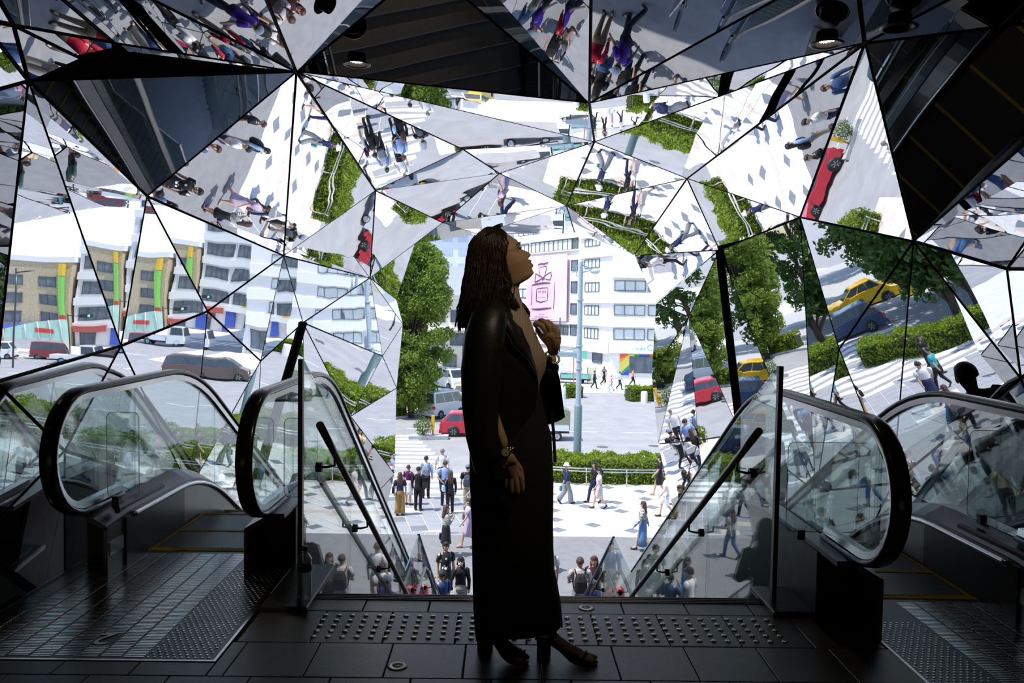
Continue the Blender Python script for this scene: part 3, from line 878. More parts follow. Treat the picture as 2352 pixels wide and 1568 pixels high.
def far_blocks():
    t = empty('tower_building', (-16, 150, STREET), label='pale hazy tower block far behind the street tree', cat='building')
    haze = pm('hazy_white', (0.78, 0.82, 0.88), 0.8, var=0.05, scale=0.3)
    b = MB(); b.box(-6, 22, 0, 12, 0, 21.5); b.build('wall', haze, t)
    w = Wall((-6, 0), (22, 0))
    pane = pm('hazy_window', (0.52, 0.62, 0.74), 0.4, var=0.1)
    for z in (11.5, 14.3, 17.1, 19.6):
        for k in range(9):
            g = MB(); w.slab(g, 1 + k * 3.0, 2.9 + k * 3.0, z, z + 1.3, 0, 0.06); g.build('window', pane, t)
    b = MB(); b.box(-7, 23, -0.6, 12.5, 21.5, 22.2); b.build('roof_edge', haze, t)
    t = empty('low_building', (-9.5, 95, STREET), label='low cream building with grey roof behind the white van', cat='building')
    cr = pm('cream_render', (0.70, 0.64, 0.56), 0.8, var=0.05)
    b = MB(); b.box(0, 7.5, 0, 9, 0, 8.4); b.build('wall', cr, t)
    b = MB(); b.box(-0.3, 7.8, -0.4, 9.2, 8.4, 8.9); b.build('roof_slab', M_CONC, t)
    b = MB(); b.box(2.2, 7.8, 0.5, 9.2, 8.9, 12.4); b.build('upper_storey', pm('pale_grey_render', (0.66, 0.67, 0.69), 0.8), t)
    w = Wall((0, 0), (7.5, 0))
    for a, z, q in ((0.8, 5.6, 1.6), (3.0, 5.6, 1.6), (5.2, 5.6, 1.6), (0.8, 2.8, 1.6), (3.0, 2.8, 1.6), (5.4, 0.2, 1.3), (2.2, 0.2, 1.6)):
        window(w, t, a, a + q, z, z + 1.5, 2, M_PANED)
    b = MB(); b.prism([(0.2, -1.6, 4.7), (7.4, -1.6, 4.7), (7.4, 0, 5.1), (0.2, 0, 5.1)], (0, 0, 0.12)); b.build('canopy', M_BW2, t)
    t = empty('ledge_building', (-34, 40, STREET), label='pale building with rounded balconies, seen in right mirrors', cat='building')
    b = MB(); b.box(-8, 0, 0, 24, 0, 15); b.build('wall', cr, t)
    for z in (3, 6, 9, 12):
        b = MB(); b.box(0, 1.4, 0, 24, z, z + 1.0); b.build('balcony', M_BW2, t)
        b = MB(); b.box(0, 0.05, 0.3, 23.7, z + 1.0, z + 2.6); b.build('window', M_PANED, t)
far_blocks()

def corner_block():
    t = empty('corner_building', (25.2, 114, STREET), label='tall white office block beside the beige building in left mirrors', cat='building')
    b = MB(); b.box(0, 12.0, 0, 12, 0, 17); b.build('wall', M_BW, t)
    w = Wall((0, 0), (12.0, 0))
    for k in range(4):
        z = 3.6 + k * 3.4
        for a, q in ((0.6, 3.6), (4.6, 2.4), (7.6, 3.8)):
            window(w, t, a, a + q, z, z + 1.7, 4 if q > 3 else 3, M_PANED)
        b = MB(); w.slab(b, -0.15, 12.1, z + 2.0, z + 3.0, 0, 0.2); b.build('parapet_band', M_BW2, t)
    b = MB(); w.slab(b, -0.1, 12.1, 2.5, 3.3, 0, 0.6); b.build('shop_fascia', M_BW2, t)
    b = MB(); w.slab(b, 8.2, 11.9, 2.1, 2.9, 0.6, 1.1); b.build('red_awning', pm('fascia_red', (0.45, 0.1, 0.08), 0.6), t)
    b = MB(); w.slab(b, 6.6, 7.8, 0.3, 3.0, 0.1, 0.5); b.build('blue_sign', pm('sign_blue', (0.05, 0.1, 0.45), 0.6), t)
    for a in (0.4, 3.1, 9.2):
        window(w, t, a, a + 2.0, 0.3, 2.2, 1, M_PANED)
    b = MB(); w.slab(b, 2.2, 5.6, 3.3, 3.55, 0.1, 0.5); b.build('yellow_sign', pm('sign_yellow', (0.75, 0.5, 0.05), 0.6), t)
corner_block()

# ---------------------------------------------------------------- floor and stairs
M_FLOOR = pm('dark_stone_tile', (0.11, 0.114, 0.125), 0.30, var=0.12, scale=40, bump=0.12, bscale=220)
M_GROUT = pm('dark_grout', (0.018, 0.018, 0.02), 0.8)
M_STUD = pm('stud_metal', (0.62, 0.60, 0.56), 0.28, 1.0, var=0.05)
M_CHROME = pm('brushed_chrome', (0.62, 0.62, 0.64), 0.22, 1.0, var=0.05, scale=40)
M_RUBBER = pm('black_rubber', (0.012, 0.012, 0.013), 0.22, var=0.2, spec=0.6)
M_BLKMETAL = pm('black_metal', (0.025, 0.025, 0.028), 0.35, 0.0, var=0.15)
M_DECK = pm('dark_bronze_metal', (0.13, 0.13, 0.14), 0.28, 0.9, var=0.1, scale=30)
M_SKIRT = pm('steel_skirt', (0.20, 0.20, 0.20), 0.35, 0.9, var=0.12, scale=5)
M_STEP = pattern_mat('step_grooves', (0.02, 0.02, 0.024), (0.10, 0.10, 0.11), 'ribs', 60, 0.5, 0.4)
M_PLATE = pm('landing_steel', (0.09, 0.093, 0.098), 0.36, 0.8, var=0.15, scale=20)
M_CLEAT = pm('cleat_steel', (0.80, 0.81, 0.82), 0.20, 0.95, var=0.12, scale=25)
M_YELLOW = pm('safety_yellow', (0.62, 0.45, 0.03), 0.5, var=0.12, scale=30)
M_GLASS = glass_mat('clear_glass', (0.86, 0.92, 0.90), 0.05)
M_GLASSE = glass_mat('escalator_glass', (0.84, 0.90, 0.89), 0.06)
M_ACRYL = glass_mat('clear_acrylic', (0.95, 0.97, 0.97), 0.02)
M_EDGE = glass_mat('glass_edge', (0.60, 0.78, 0.72), 0.25)
M_CLAD = pm('stone_cladding', (0.22, 0.23, 0.24), 0.35, var=0.15, scale=10)
YE = 3.80          # front edge of the upper landing
SLOPE = 0.61

def floor():
    f = MB()
    f.box(-2.36, 2.72, -7, YE - 0.02, -0.35, -0.022)
    fl = tag(f.build('floor', M_GROUT), kind='structure')
    ys = [YE, 3.58, 3.24, 2.935, 2.63, 2.325, 2.02, 1.715, 1.41]
    rng = random.Random(2)
    cache = {}
    def tile(x0, x1, y0, y1):
        if x1 - x0 < 0.03: return
        k = (round(x1 - x0, 3), round(y1 - y0, 3))
        if k not in cache:
            b = MB(); g = 0.0022
            b.bbox(-k[0] / 2 + g, k[0] / 2 - g, -k[1] / 2 + g, k[1] / 2 - g, -0.02, 0, 0.0025)
            cache[k] = b.mesh('tile', M_FLOOR)
        link('tile', cache[k], fl, ((x0 + x1) / 2, (y0 + y1) / 2, rng.uniform(-0.0004, 0.0004)))
    W = 0.3055
    for r in range(len(ys) - 1):
        y1, y0 = ys[r], ys[r + 1]
        off = (-0.64, -0.80, -0.445)[min(r, 2)] + (0 if r < 3 else 0.11 * (r - 2))
        if r < 2: xa, xb = -1.12, 1.66
        elif r == 2: xa, xb = -1.12 if y1 > 3.06 else -2.3, 1.66
        else: xa, xb = -2.3, 2.7
        k0 = math.floor((xa - off) / W)
        if r == 2:
            for q in range(4): tile(-2.3 + q * 0.295, -2.3 + q * 0.295 + 0.295, 2.935, 3.05)
        x = off + k0 * W
        while x < xb:
            a, b = max(x, xa), min(x + W, xb)
            if r == 2: y0_ = 2.935
            tile(a, b, y0, y1)
            x += W
    # anti-slip ribs along the stair edge
    nb = MB()
    for k in range(4):
        nb.bbox(-0.9, 1.27, YE - 0.018 - k * 0.02, YE - 0.008 - k * 0.02, -0.004, 0.0045, 0.002)
    nb.build('nosing_rib', pm('nosing_grey', (0.16, 0.165, 0.18), 0.35), fl)
    # tactile studs: five rows
    sb = MB()
    sb.lathe([(0.0125, 0), (0.0125, 0.002), (0.0105, 0.0045), (0.006, 0.0062), (0.0, 0.0066)], 12)
    me = sb.mesh('tactile_stud', M_STUD)
    for j in range(5):
        for i in range(34):
            x = -0.795 + i * 0.0613
            if x > 1.245: continue
            link('tactile_stud', me, fl, (x, 3.295 + j * 0.058, 0.0))
    # rest of the interior floor, further back, in larger slabs
    for yb in range(6):
        for xb in range(9):
            x0 = -2.3 + xb * 0.555; y0 = 1.41 - (yb + 1) * 0.6
            b = MB(); b.bbox(0.003, 0.552, 0.003, 0.597, -0.02, 0, 0.003); b.build('tile', M_FLOOR, fl, (x0, y0, 0))
floor()

def inground_light(x, y, label):
    t = empty('floor_light', (x, y, 0), label=label, cat='floor light', group=None)
    b = MB(); b.lathe([(0.034, 0.0), (0.034, 0.003), (0.031, 0.004), (0.020, 0.004), (0.019, 0.002)], 28)
    b.build('ring', pm('light_ring', (0.80, 0.80, 0.78), 0.3, 0.3), t)
    b = MB(); b.lathe([(0.040, 0.0), (0.040, 0.0012), (0.034, 0.0015)], 28); b.build('rim', M_BLKMETAL, t)
    b = MB(); b.lathe([(0.019, 0.0005), (0.019, 0.0022), (0.0, 0.003)], 24); b.build('lens', pm('frosted_lens', (0.32, 0.34, 0.34), 0.25), t)
inground_light(0.41, 3.65, 'round white ringed floor light in the edge tile row, right of the woman')
inground_light(-0.40, 3.03, 'round white ringed floor light nearest the camera, left of the woman')

def stair_z(y):
    if y <= YE: return 0.0
    if y <= 7.75: return -SLOPE * (y - YE)
    if y <= 9.0: return -SLOPE * (7.75 - YE)
    return max(STREET, -SLOPE * (7.75 - YE) - SLOPE * (y - 9.0))

def stairs():
    t = empty('stairs', (0.17, YE, 0), kind='structure')
    m = pm('stair_stone', (0.26, 0.265, 0.28), 0.5, var=0.1, scale=20)
    x0, x1 = -1.10, 1.11
    n1 = 15; run = (7.75 - YE) / n1; rise = -stair_z(8) / n1
    for k in range(n1):
        b = MB(); y = k * run; z = -(k + 1) * rise
        b.bbox(x0, x1, y, y + run + (1.25 if k == n1 - 1 else 0.01), z - 0.5, z, 0.01); b.build('step', m, t)
    zl = stair_z(8); n2 = 24; rise2 = (zl - STREET) / n2; run2 = rise2 / SLOPE
    for k in range(n2 - 1):
        b = MB(); y = 9.0 - YE + k * run2; z = zl - (k + 1) * rise2
        b.bbox(x0, x1, y, y + run2 + 0.01, z - 0.5, z, 0.01); b.build('step', m, t)
stairs()

# ---------------------------------------------------------------- glass balustrades beside the stairs
def balustrade(side, X, label):
    """side -1: left of the stairs, +1: right."""
    t = empty('glass_balustrade', (X, YE, 0), label=label, cat='balustrade', group='glass balustrades beside the stairs')
    top = lambda y: 1.15 + (stair_z(y) if y > YE else 0)
    cuts = [3.72, 4.9, 6.1, 7.75, 9.0, 10.3, 11.6, 12.9, 14.2, 15.4]
    for a, b in zip(cuts[:-1], cuts[1:]):
        q = MB(); a2, b2 = a + 0.004, b - 0.004
        za, zb = top(max(a, YE)), top(b)
        pts = [(-0.006, a2 - YE, max(stair_z(a), STREET) - 0.22 + (0.23 if a < YE else 0)), (-0.006, b2 - YE, stair_z(b) - 0.22), (-0.006, b2 - YE, zb), (-0.006, a2 - YE, za)]
        q.prism(pts, (0.012, 0, 0)); q.build('glass_panel', M_GLASS, t)
        # top edge
        e = MB(); capm = M_CHROME if a >= 8.9 else M_EDGE
        r = 0.016 if a >= 8.9 else 0.007
        e.prism([(-r, a2 - YE, za), (-r, b2 - YE, zb), (-r, b2 - YE, zb + r), (-r, a2 - YE, za + r)], (2 * r, 0, 0)); e.build('edge_cap', capm, t)
    b = MB(); b.box(-0.011, 0.011, -0.115, -0.085, 0.0, 1.16); b.build('end_post', M_BLKMETAL, t)
    # round handrail on brackets, on the stair side
    sx = 0.085 if side < 0 else -0.085
    hz = lambda y: 0.80 + stair_z(y)
    path = [(sx, 3.74 - YE, 0.83), (sx, 4.0 - YE, hz(4.0) )]
    path += [(sx, y - YE, hz(y)) for y in (5, 6, 7, 7.7)]
    b = MB(); b.tube([(sx, 3.72 - YE, 0.845)] + [(sx, y - YE, hz(y)) for y in (4.0, 5.0, 6.0, 7.0, 7.75)] + [(sx, 8.0 - YE, hz(8)), (sx, 8.9 - YE, hz(8.5))] + [(sx, y - YE, hz(y)) for y in (9.2, 10.5, 12, 13.5, 15.2)], 0.019, 12)
    b.build('handrail', pm('rail_bronze', (0.22, 0.20, 0.17), 0.3, 0.8), t)
    for y in (4.05, 5.05, 6.05, 7.05, 8.4, 9.8, 11.2, 12.6, 14.0):
        b = MB()
        b.tube([(sx, y - YE, hz(y) - 0.015), (sx, y - YE, hz(y) - 0.065), (sx * 0.5, y - YE, hz(y) - 0.075), (0.0, y - YE, hz(y) - 0.075)], 0.007, 8)
        b.tube([(sx * 0.25, y - YE, hz(y) - 0.075), (-sx * 0.12, y - YE, hz(y) - 0.075)], 0.026, 12)
        b.build('bracket', M_BLKMETAL, t)
    return t
balustrade(-1, -0.955, 'left glass balustrade of the stairs with dark end post and bronze handrail')
balustrade(1, 1.315, 'right glass balustrade of the stairs with dark end post and bronze handrail')

def plinth(x0, x1, y0, y1, label):
    t = MB(); t.bbox(x0, x1, y0, y1, 0.0, 0.028, 0.006)
    o = t.build('base_plate', pm('plinth_stone', (0.06, 0.062, 0.068), 0.35, var=0.15, scale=30))
    tag(o, label, 'base plate')
plinth(-1.105, -0.885, 3.55, 4.15, 'dark stone base plate under the plastic bottle')
plinth(1.27, 1.49, 3.56, 3.90, 'dark stone base plate at the foot of the right glass post')

# ---------------------------------------------------------------- escalators
def smooth_z(y, y0, z0, y1):
    """flat at z0 up to y0, then falls at SLOPE, flat again at y1, with rounded knees"""
    r = 0.42
    def hump(d):
        return 0 if d < -r else ((d + r) ** 2 / (4 * r) if d < r else d)
    return z0 - SLOPE * (hump(y - y0) - hump(y - y1))

def escalator(xi, xo, yf, comb, label, number, plate, outer_side):
    """xi/xo: handrail centre lines on the stair side and the wall side; yf: front of the newel loops."""
    t = empty('escalator', ((xi + xo) / 2, comb, 0), label=label, cat='escalator')
    O = Vector(t.location)
    R = 0.31; yc = yf + R + 0.018
    yk = yc + 1.38
    ylen = 6.4 / SLOPE
    yl = yk + ylen
    hz = lambda y: smooth_z(y, yk, 0.97, yl)
    dz = lambda y: smooth_z(y, yk - 0.05, 0.335, yl - 0.05)
    def P(x, y, z): return (x - O.x, y - O.y, z - O.z)
    ys = [yc + 0.15 * k for k in range(1, 20)]
    ys = list(np.arange(yc + 0.2, yk + 0.7, 0.12)) + list(np.arange(yk + 1.2, yl - 0.8, 1.0)) + list(np.arange(yl - 0.7, yl + 0.9, 0.14))
    yend = ys[-1]
    def outline(off):
        """loop in the (y,z) plane, off metres inside the handrail centre line"""
        r = R - off
        front = [(yc + 0.36, 0.66 - r)] + [(yc + r * math.cos(a), 0.66 + r * math.sin(a)) for a in np.linspace(-PI / 2, -3 * PI / 2, 17)]
        mid = [(y, hz(y) - off) for y in ys]
        zc = hz(yend) - R
        back = [(yend + r * math.cos(a), zc + r * math.sin(a)) for a in np.linspace(PI / 2, -PI / 2, 11)]
        return front, mid, back
    for x in (xi, xo):
        sgn = 1 if x > (xi + xo) / 2 else -1         # outward direction of this balustrade
        f, m, b = outline(0.0)
        path = f + m + b
        # handrail: flat oval swept round the path
        rs = []
        for i, (y, z) in enumerate(path):
            y0, z0 = path[max(i - 1, 0)]; y1, z1 = path[min(i + 1, len(path) - 1)]
            ty, tz = y1 - y0, z1 - z0; l = math.hypot(ty, tz); ty /= l; tz /= l
            ny, nz = tz, -ty
            ring = []
            for k in range(12):
                a = 2 * PI * k / 12
                u = 0.041 * math.copysign(abs(math.cos(a)) ** 0.7, math.cos(a)); v = 0.017 * math.copysign(abs(math.sin(a)) ** 0.7, math.sin(a))
                ring.append(P(x + u, y + ny * v, z + nz * v))
            rs.append(ring)
        hb = MB(); hb.rings(rs, True, 0, True); hb.build('handrail', M_RUBBER, t)
        # chrome guide strip under the handrail
        f2, m2, b2 = outline(0.034)
        rs = []
        p2 = f2 + m2 + b2
        for i, (y, z) in enumerate(p2):
            y0, z0 = p2[max(i - 1, 0)]; y1, z1 = p2[min(i + 1, len(p2) - 1)]
            ty, tz = y1 - y0, z1 - z0; l = math.hypot(ty, tz); ny, nz = tz / l, -ty / l
            rs.append([P(x + u, y + ny * v, z + nz * v) for u, v in ((-0.026, -0.016), (0.026, -0.016), (0.020, 0.016), (-0.020, 0.016))])
        gb = MB(); gb.rings(rs, True, 0, False); gb.build('handrail_guide', M_CHROME, t)
        # glass: newel pane then panes along the run
        f3, m3, b3 = outline(0.052)
        gy = [yc + 0.55] + [yc + 0.55 + 1.25 * k for k in range(1, 11)]
        gy = [g for g in gy if g < yend - 0.5] + [yend]
        out = [q for q in f3 if q[0] <= gy[0]] + [(y, z) for y, z in m3 if y < gy[0]] + [(gy[0], hz(gy[0]) - 0.052), (gy[0], dz(gy[0]) - 0.03)]
        q = MB(); q.prism([P(x - 0.006, y, z) for y, z in out], (0.012, 0, 0)); q.build('glass_panel', M_GLASSE, t)
        for a, b_ in zip(gy[:-1], gy[1:]):
            yy = [a + 0.004] + [v for v in ys if a + 0.02 < v < b_ - 0.02] + [b_ - 0.004]
            lo = [(y, dz(y) - 0.03) for y in reversed(yy)]
            hi = [(y, hz(y) - 0.052) for y in yy]
            q = MB(); q.prism([P(x - 0.006, y, z) for y, z in hi + lo], (0.012, 0, 0)); q.build('glass_panel', M_GLASSE, t)
        # decking: inner sloping cover, chrome lip, skirt, outer cover and cladding
        yd = [yc + 0.02, yc + 0.28] + [y for y in ys if y > yc + 0.3]
        inn = -sgn
        rs = [[P(x + inn * 0.006, y, dz(y) + 0.004), P(x + inn * 0.105, y, dz(y) - 0.055), P(x + inn * 0.105, y, dz(y) - 0.075), P(x + inn * 0.006, y, dz(y) - 0.03)] for y in yd]
        rs[0] = [(p[0], p[1], p[2] - 0.02) for p in rs[0]]
        k_ = MB(); k_.rings(rs, True, 0, False); k_.build('inner_deck', M_DECK, t)
        k_ = MB(); k_.tube([P(x + inn * 0.112, y, dz(y) - 0.085) for y in yd[1:]], 0.016, 8); k_.build('chrome_lip', M_CHROME, t)
        sk = MB()
        lo = [P(x + inn * 0.108, y, dz(y) - 0.42) for y in yd]
        hi = [P(x + inn * 0.108, y, dz(y) - 0.08) for y in yd]
        rs = [[hi[i], (hi[i][0] + sgn * 0.02, hi[i][1], hi[i][2]), (lo[i][0] + sgn * 0.02, lo[i][1], lo[i][2]), lo[i]] for i in range(len(yd))]
        sk.rings(rs, True, 0, False); sk.build('skirt_panel', M_SKIRT, t)
        rs = [[P(x + sgn * 0.006, y, dz(y) + 0.004), P(x + sgn * 0.10, y, dz(y) + 0.004), P(x + sgn * 0.10, y, dz(y) - 0.02), P(x + sgn * 0.006, y, dz(y) - 0.03)] for y in yd]
        k_ = MB(); k_.rings(rs, True, 0, False); k_.build('outer_deck', M_DECK, t)
        # cladding stones on the outer face, one panel per stretch
        cy = [yc + 0.22] + list(np.arange(yc + 0.75, yl - 0.2, 0.9))
        for a, b_ in zip(cy[:-1], cy[1:]):
            za, zb = dz(a) - 0.02, dz(b_) - 0.02
            bot_a, bot_b = max(STREET, min(0.0, za - 0.62)) if a > YE else 0.0, max(STREET, zb - 1.0)
            k_ = MB(); k_.prism([P(x + sgn * 0.09, a + 0.003, za), P(x + sgn * 0.09, b_ - 0.003, zb), P(x + sgn * 0.09, b_ - 0.003, bot_b - 0.3), P(x + sgn * 0.09, a + 0.003, bot_a - (0 if a < YE else 0.3))], (sgn * 0.015, 0, 0))
            k_.build('cladding_panel', M_CLAD, t)
        # black newel pedestal
        k_ = MB(); k_.bbox(x - 0.085 - O.x, x + 0.085 - O.x, yc + 0.2 - O.y, yc + 0.75 - O.y, 0, 0.32, 0.012); k_.build('newel_pedestal', M_BLKMETAL, t)
    # steps
    n = 28
    x0, x1 = min(xi, xo) + 0.115, max(xi, xo) - 0.115
    hw = (x1 - x0) / 2; cx = (x0 + x1) / 2
    tb = MB(); tb.bbox(-hw, hw, 0, 0.395, -0.035, 0, 0.004)
    rb = MB(); rb.box(-hw, hw, 0.375, 0.395, -0.26, -0.03)
    yb = MB(); yb.box(-hw, hw, 0.368, 0.393, -0.002, 0.0035); yb.box(-hw, -hw + 0.02, 0.0, 0.37, -0.002, 0.0035); yb.box(hw - 0.02, hw, 0, 0.37, -0.002, 0.0035)
    tm, rm, ym = tb.mesh('step', M_STEP), rb.mesh('riser', M_STEP), yb.mesh('demarcation_line', M_YELLOW)
    for k in range(n):
        y = comb + 0.02 + 0.4 * k
        z = smooth_z(y + 0.2, comb + 0.95, 0.0, yl - 0.2)
        if z < STREET + 0.05: z = STREET + 0.02
        s = link('step', tm, t, P(cx, y, z - 0.004))
        link('riser', rm, s); link('demarcation_line', ym, s)
    # comb with yellow teeth, then the landing plate with its cleats
    cb = MB(); cb.bbox(x0 - O.x, x1 - O.x, comb - 0.018 - O.y, comb + 0.012 - O.y, -0.01, 0.006, 0.003)
    tw = 0
    x = x0
    while x < x1 - 0.008:
        cb.box(x - O.x, x + 0.006 - O.x, comb + 0.0 - O.y, comb + 0.045 - O.y, -0.005, 0.004); x += 0.014
    cb.build('comb', M_YELLOW, t)
    px0, px1, py0 = plate
    pb = MB(); pb.bbox(px0 - O.x, px1 - O.x, py0 - O.y, comb - 0.018 - O.y, -0.02, 0.001, 0.001)
    pb.build('landing_plate', M_PLATE, t)
    fr = MB()
    for q in ((px0 - 0.012, px0, py0 - 0.012, comb), (px1, px1 + 0.012, py0 - 0.012, comb), (px0, px1, py0 - 0.012, py0)):
        fr.box(q[0] - O.x, q[1] - O.x, q[2] - O.y, q[3] - O.y, -0.02, 0.0025)
    fr.build('plate_frame', M_CHROME, t)
    cl = MB(); do = MB()
    # cleats: columns of short bars; dots along the stair-side border
    dots_lo, dots_hi = (px1 - 0.27, px1 - 0.015) if xi > xo else (px0 + 0.015, px0 + 0.27)
    bar_lo, bar_hi = (px0 + 0.02, dots_lo - 0.01) if xi > xo else (dots_hi + 0.01, px1 - 0.02)
    nx = int((bar_hi - bar_lo) / 0.086)
    w = (bar_hi - bar_lo) / nx
    y = py0 + 0.02; row = 0
    nbx, nby = (bar_lo + w * 3.1, bar_lo + w * 4.9), number[1]
    while y < comb - 0.07:
        for k in range(nx):
            xa, xb = bar_lo + k * w + 0.006, bar_lo + (k + 1) * w - 0.006
            yo = 0.0 if k % 2 == 0 else 0.0075
            if number[0] and number[2] - 0.07 < (xa + xb) / 2 < number[2] + 0.07 and number[1] - 0.06 < y < number[1] + 0.06:
                continue
            cl.bbox(xa - O.x, xb - O.x, y + yo - O.y, y + yo + 0.0085 - O.y, 0.0, 0.0024, 0.0006)
        y += 0.015; row += 1
    y = py0 + 0.02; r = 0
    while y < comb - 0.3:
        x = dots_lo + (0.013 if r % 2 else 0)
        while x < dots_hi:
            do.lathe([(0.0068, 0), (0.0064, 0.0018), (0.004, 0.0024), (0, 0.0025)], 6, (x - O.x, y - O.y, 0.0005)); x += 0.027
        y += 0.023; r += 1
    tag(cl.build('cleats', M_CLEAT, t), kind='stuff')
    tag(do.build('dots', M_CLEAT, t), kind='stuff')
    if number[0]:
        b = MB(); 
        text('number_plate', number[0], 0.155, pm('number_grey', (0.7, 0.72, 0.70), 0.3, 0.9), t, P(number[2], number[1], 0.003), (0, 0, PI), 0.002)
    # maker's plate on the wall-side skirt
    sg = 1 if xi > xo else -1
    b = MB(); b.box(xo + sg * 0.108 - O.x, xo + sg * 0.112 - O.x, comb - 0.42 - O.y, comb - 0.22 - O.y, 0.10, 0.17); b.build('skirt_label', M_CHROME, t)
    # dark plinth that carries the balustrade over the landing
    for x, sgn in ((xi, -sg), (xo, sg)):
        b = MB(); b.box(x + sgn * 0.108 - 0.012 - O.x, x + sgn * 0.108 + 0.012 - O.x, yc + 0.2 - O.y, comb + 0.5 - O.y, 0.0, 0.26); b.build('landing_skirt', M_BLKMETAL, t)
    return t
escalator(-1.215, -2.13, 3.65, 4.44, 'left escalator with black handrails and number two on its landing plate', ('2', 3.25, -1.66), (-2.27, -1.135, 3.065), -1)
escalator(1.565, 2.50, 3.0, 3.83, 'right escalator with black handrails, nearer newel loop and dark landing plate', ('', 0, 0), (1.66, 2.70, 2.55), 1)

def guard_panel(x0, x1, y, z0, z1, cx, label):
    t = empty('acrylic_guard', (x0, y, z0), label=label, cat='guard panel')
    w, h, r = x1 - x0, z1 - z0, 0.03
    pts = []
    for qx, qz, a0 in ((w - r, r, -90), (w - r, h - r, 0), (r, h - r, 90), (r, r, 180)):
        for k in range(5):
            a = (a0 + k * 22.5) * D2R
            pts.append((qx + r * math.cos(a), 0, qz + r * math.sin(a)))
    b = MB(); b.prism(pts, (0, 0.008, 0)); b.build('panel', M_ACRYL, t)
    e = MB()
    e.tube([(p[0], 0.004, p[2]) for p in pts + [pts[0]]], 0.0017, 4); e.build('edge', pm('acrylic_edge', (0.75, 0.80, 0.78), 0.15), t)
    b = MB(); b.box(cx - x0 - 0.018, cx - x0 + 0.018, -0.012, 0.02, -0.035, 0.012); b.build('clip', M_BLKMETAL, t)
    b = MB(); b.box(cx - x0 - 0.030, cx - x0 - 0.024, -0.002, 0.010, 0.0, h); b.box(cx - x0 + 0.024, cx - x0 + 0.030, -0.002, 0.010, 0.0, h); b.build('channel', M_ACRYL, t)
guard_panel(1.36, 1.70, 3.68, 0.37, 0.80, 1.43, 'clear acrylic guard panel with rounded corners beside the right glass post')
guard_panel(-1.18, -1.0, 4.22, 0.37, 0.80, -1.04, 'clear acrylic guard panel between left glass post and escalator loop')
guard_panel(-2.10, -1.93, 4.15, 0.37, 0.83, -2.05, 'clear acrylic guard panel inside the outer left escalator loop')
guard_panel(2.42, 2.64, 4.0, 0.37, 0.82, 2.5, 'clear acrylic guard panel at the far right escalator handrail')

# ---------------------------------------------------------------- bottle
def bottle():
    t = empty('plastic_bottle', (-0.925, 3.66, 0.028), label='clear empty plastic bottle with a yellow green cap on the base plate', cat='bottle')
    gm = glass_mat('bottle_plastic', (0.88, 0.91, 0.91), 0.32, 0.30)
    prof = [(0.0, 0.004), (0.018, 0.002), (0.028, 0.0), (0.031, 0.008), (0.033, 0.02)]
    z = 0.03
    while z < 0.125:
        prof += [(0.0325, z), (0.0312, z + 0.006), (0.0325, z + 0.011)]; z += 0.0135
    prof += [(0.033, 0.132), (0.033, 0.165), (0.031, 0.175), (0.0325, 0.18), (0.032, 0.19), (0.027, 0.203), (0.019, 0.213), (0.014, 0.219), (0.0135, 0.226), (0.016, 0.227), (0.016, 0.229), (0.0135, 0.23)]
    b = MB(); b.lathe(prof, 20); b.build('body', gm, t)
    b = MB(); b.lathe([(0.0333, 0.134), (0.0333, 0.158)], 20); b.build('label', pattern_mat('bottle_label', (0.28, 0.28, 0.24), (0.08, 0.08, 0.08), 'noise', 60, 0.55), t)
    b = MB()
    b.lathe([(0.0152, 0.2305), (0.0155, 0.232), (0.0155, 0.247), (0.0145, 0.2495), (0.0, 0.2495)], 20)
    b.build('cap', pm('cap_green', (0.36, 0.40, 0.05), 0.4), t)
bottle()

# ---------------------------------------------------------------- ceiling downlights
def downlight(p, label, on=True, lean=(0, 0), cone=95, watts=None):
    t = empty('downlight', p, label=label, cat='ceiling light')
    t.rotation_euler = (lean[0], lean[1], 0)
    b = MB(); b.lathe([(0.082, 0.0), (0.082, -0.004), (0.07, -0.006), (0.056, 0.0), (0.052, 0.05), (0.05, 0.06), (0.0, 0.062)], 28); b.build('trim_ring', M_BLKMETAL, t)
    b = MB(); b.lathe([(0.0825, 0.0), (0.085, -0.002), (0.0825, -0.004)], 28); b.build('rim', pm('brass_rim', (0.7, 0.55, 0.3), 0.25, 1.0), t)
    b = MB()
    for i in range(-3, 4):
        for j in range(-3, 4):
            if i * i + j * j < 11:
                b.ball((i * 0.0125, j * 0.0125, 0.022), (0.006, 0.006, 0.006), 6, 4)
    b.build('led_array', emit_mat('led_warm', (1.0, 0.86, 0.62), 14.0) if on else pm('led_off', (0.4, 0.4, 0.38), 0.3), t)
    if on:
        l = bpy.data.lights.new('downlight_beam', 'SPOT')
        l.energy = watts or DOWNLIGHT_W
        l.color = (1.0, 0.82, 0.55)
        l.spot_size = cone * D2R
        l.spot_blend = 0.6
        l.shadow_soft_size = 0.04
        o = bpy.data.objects.new('downlight_beam', l)
        COL.objects.link(o); o.parent = t
        o.location = (0, 0, -0.015)
DOWNLIGHT_W = 4.0

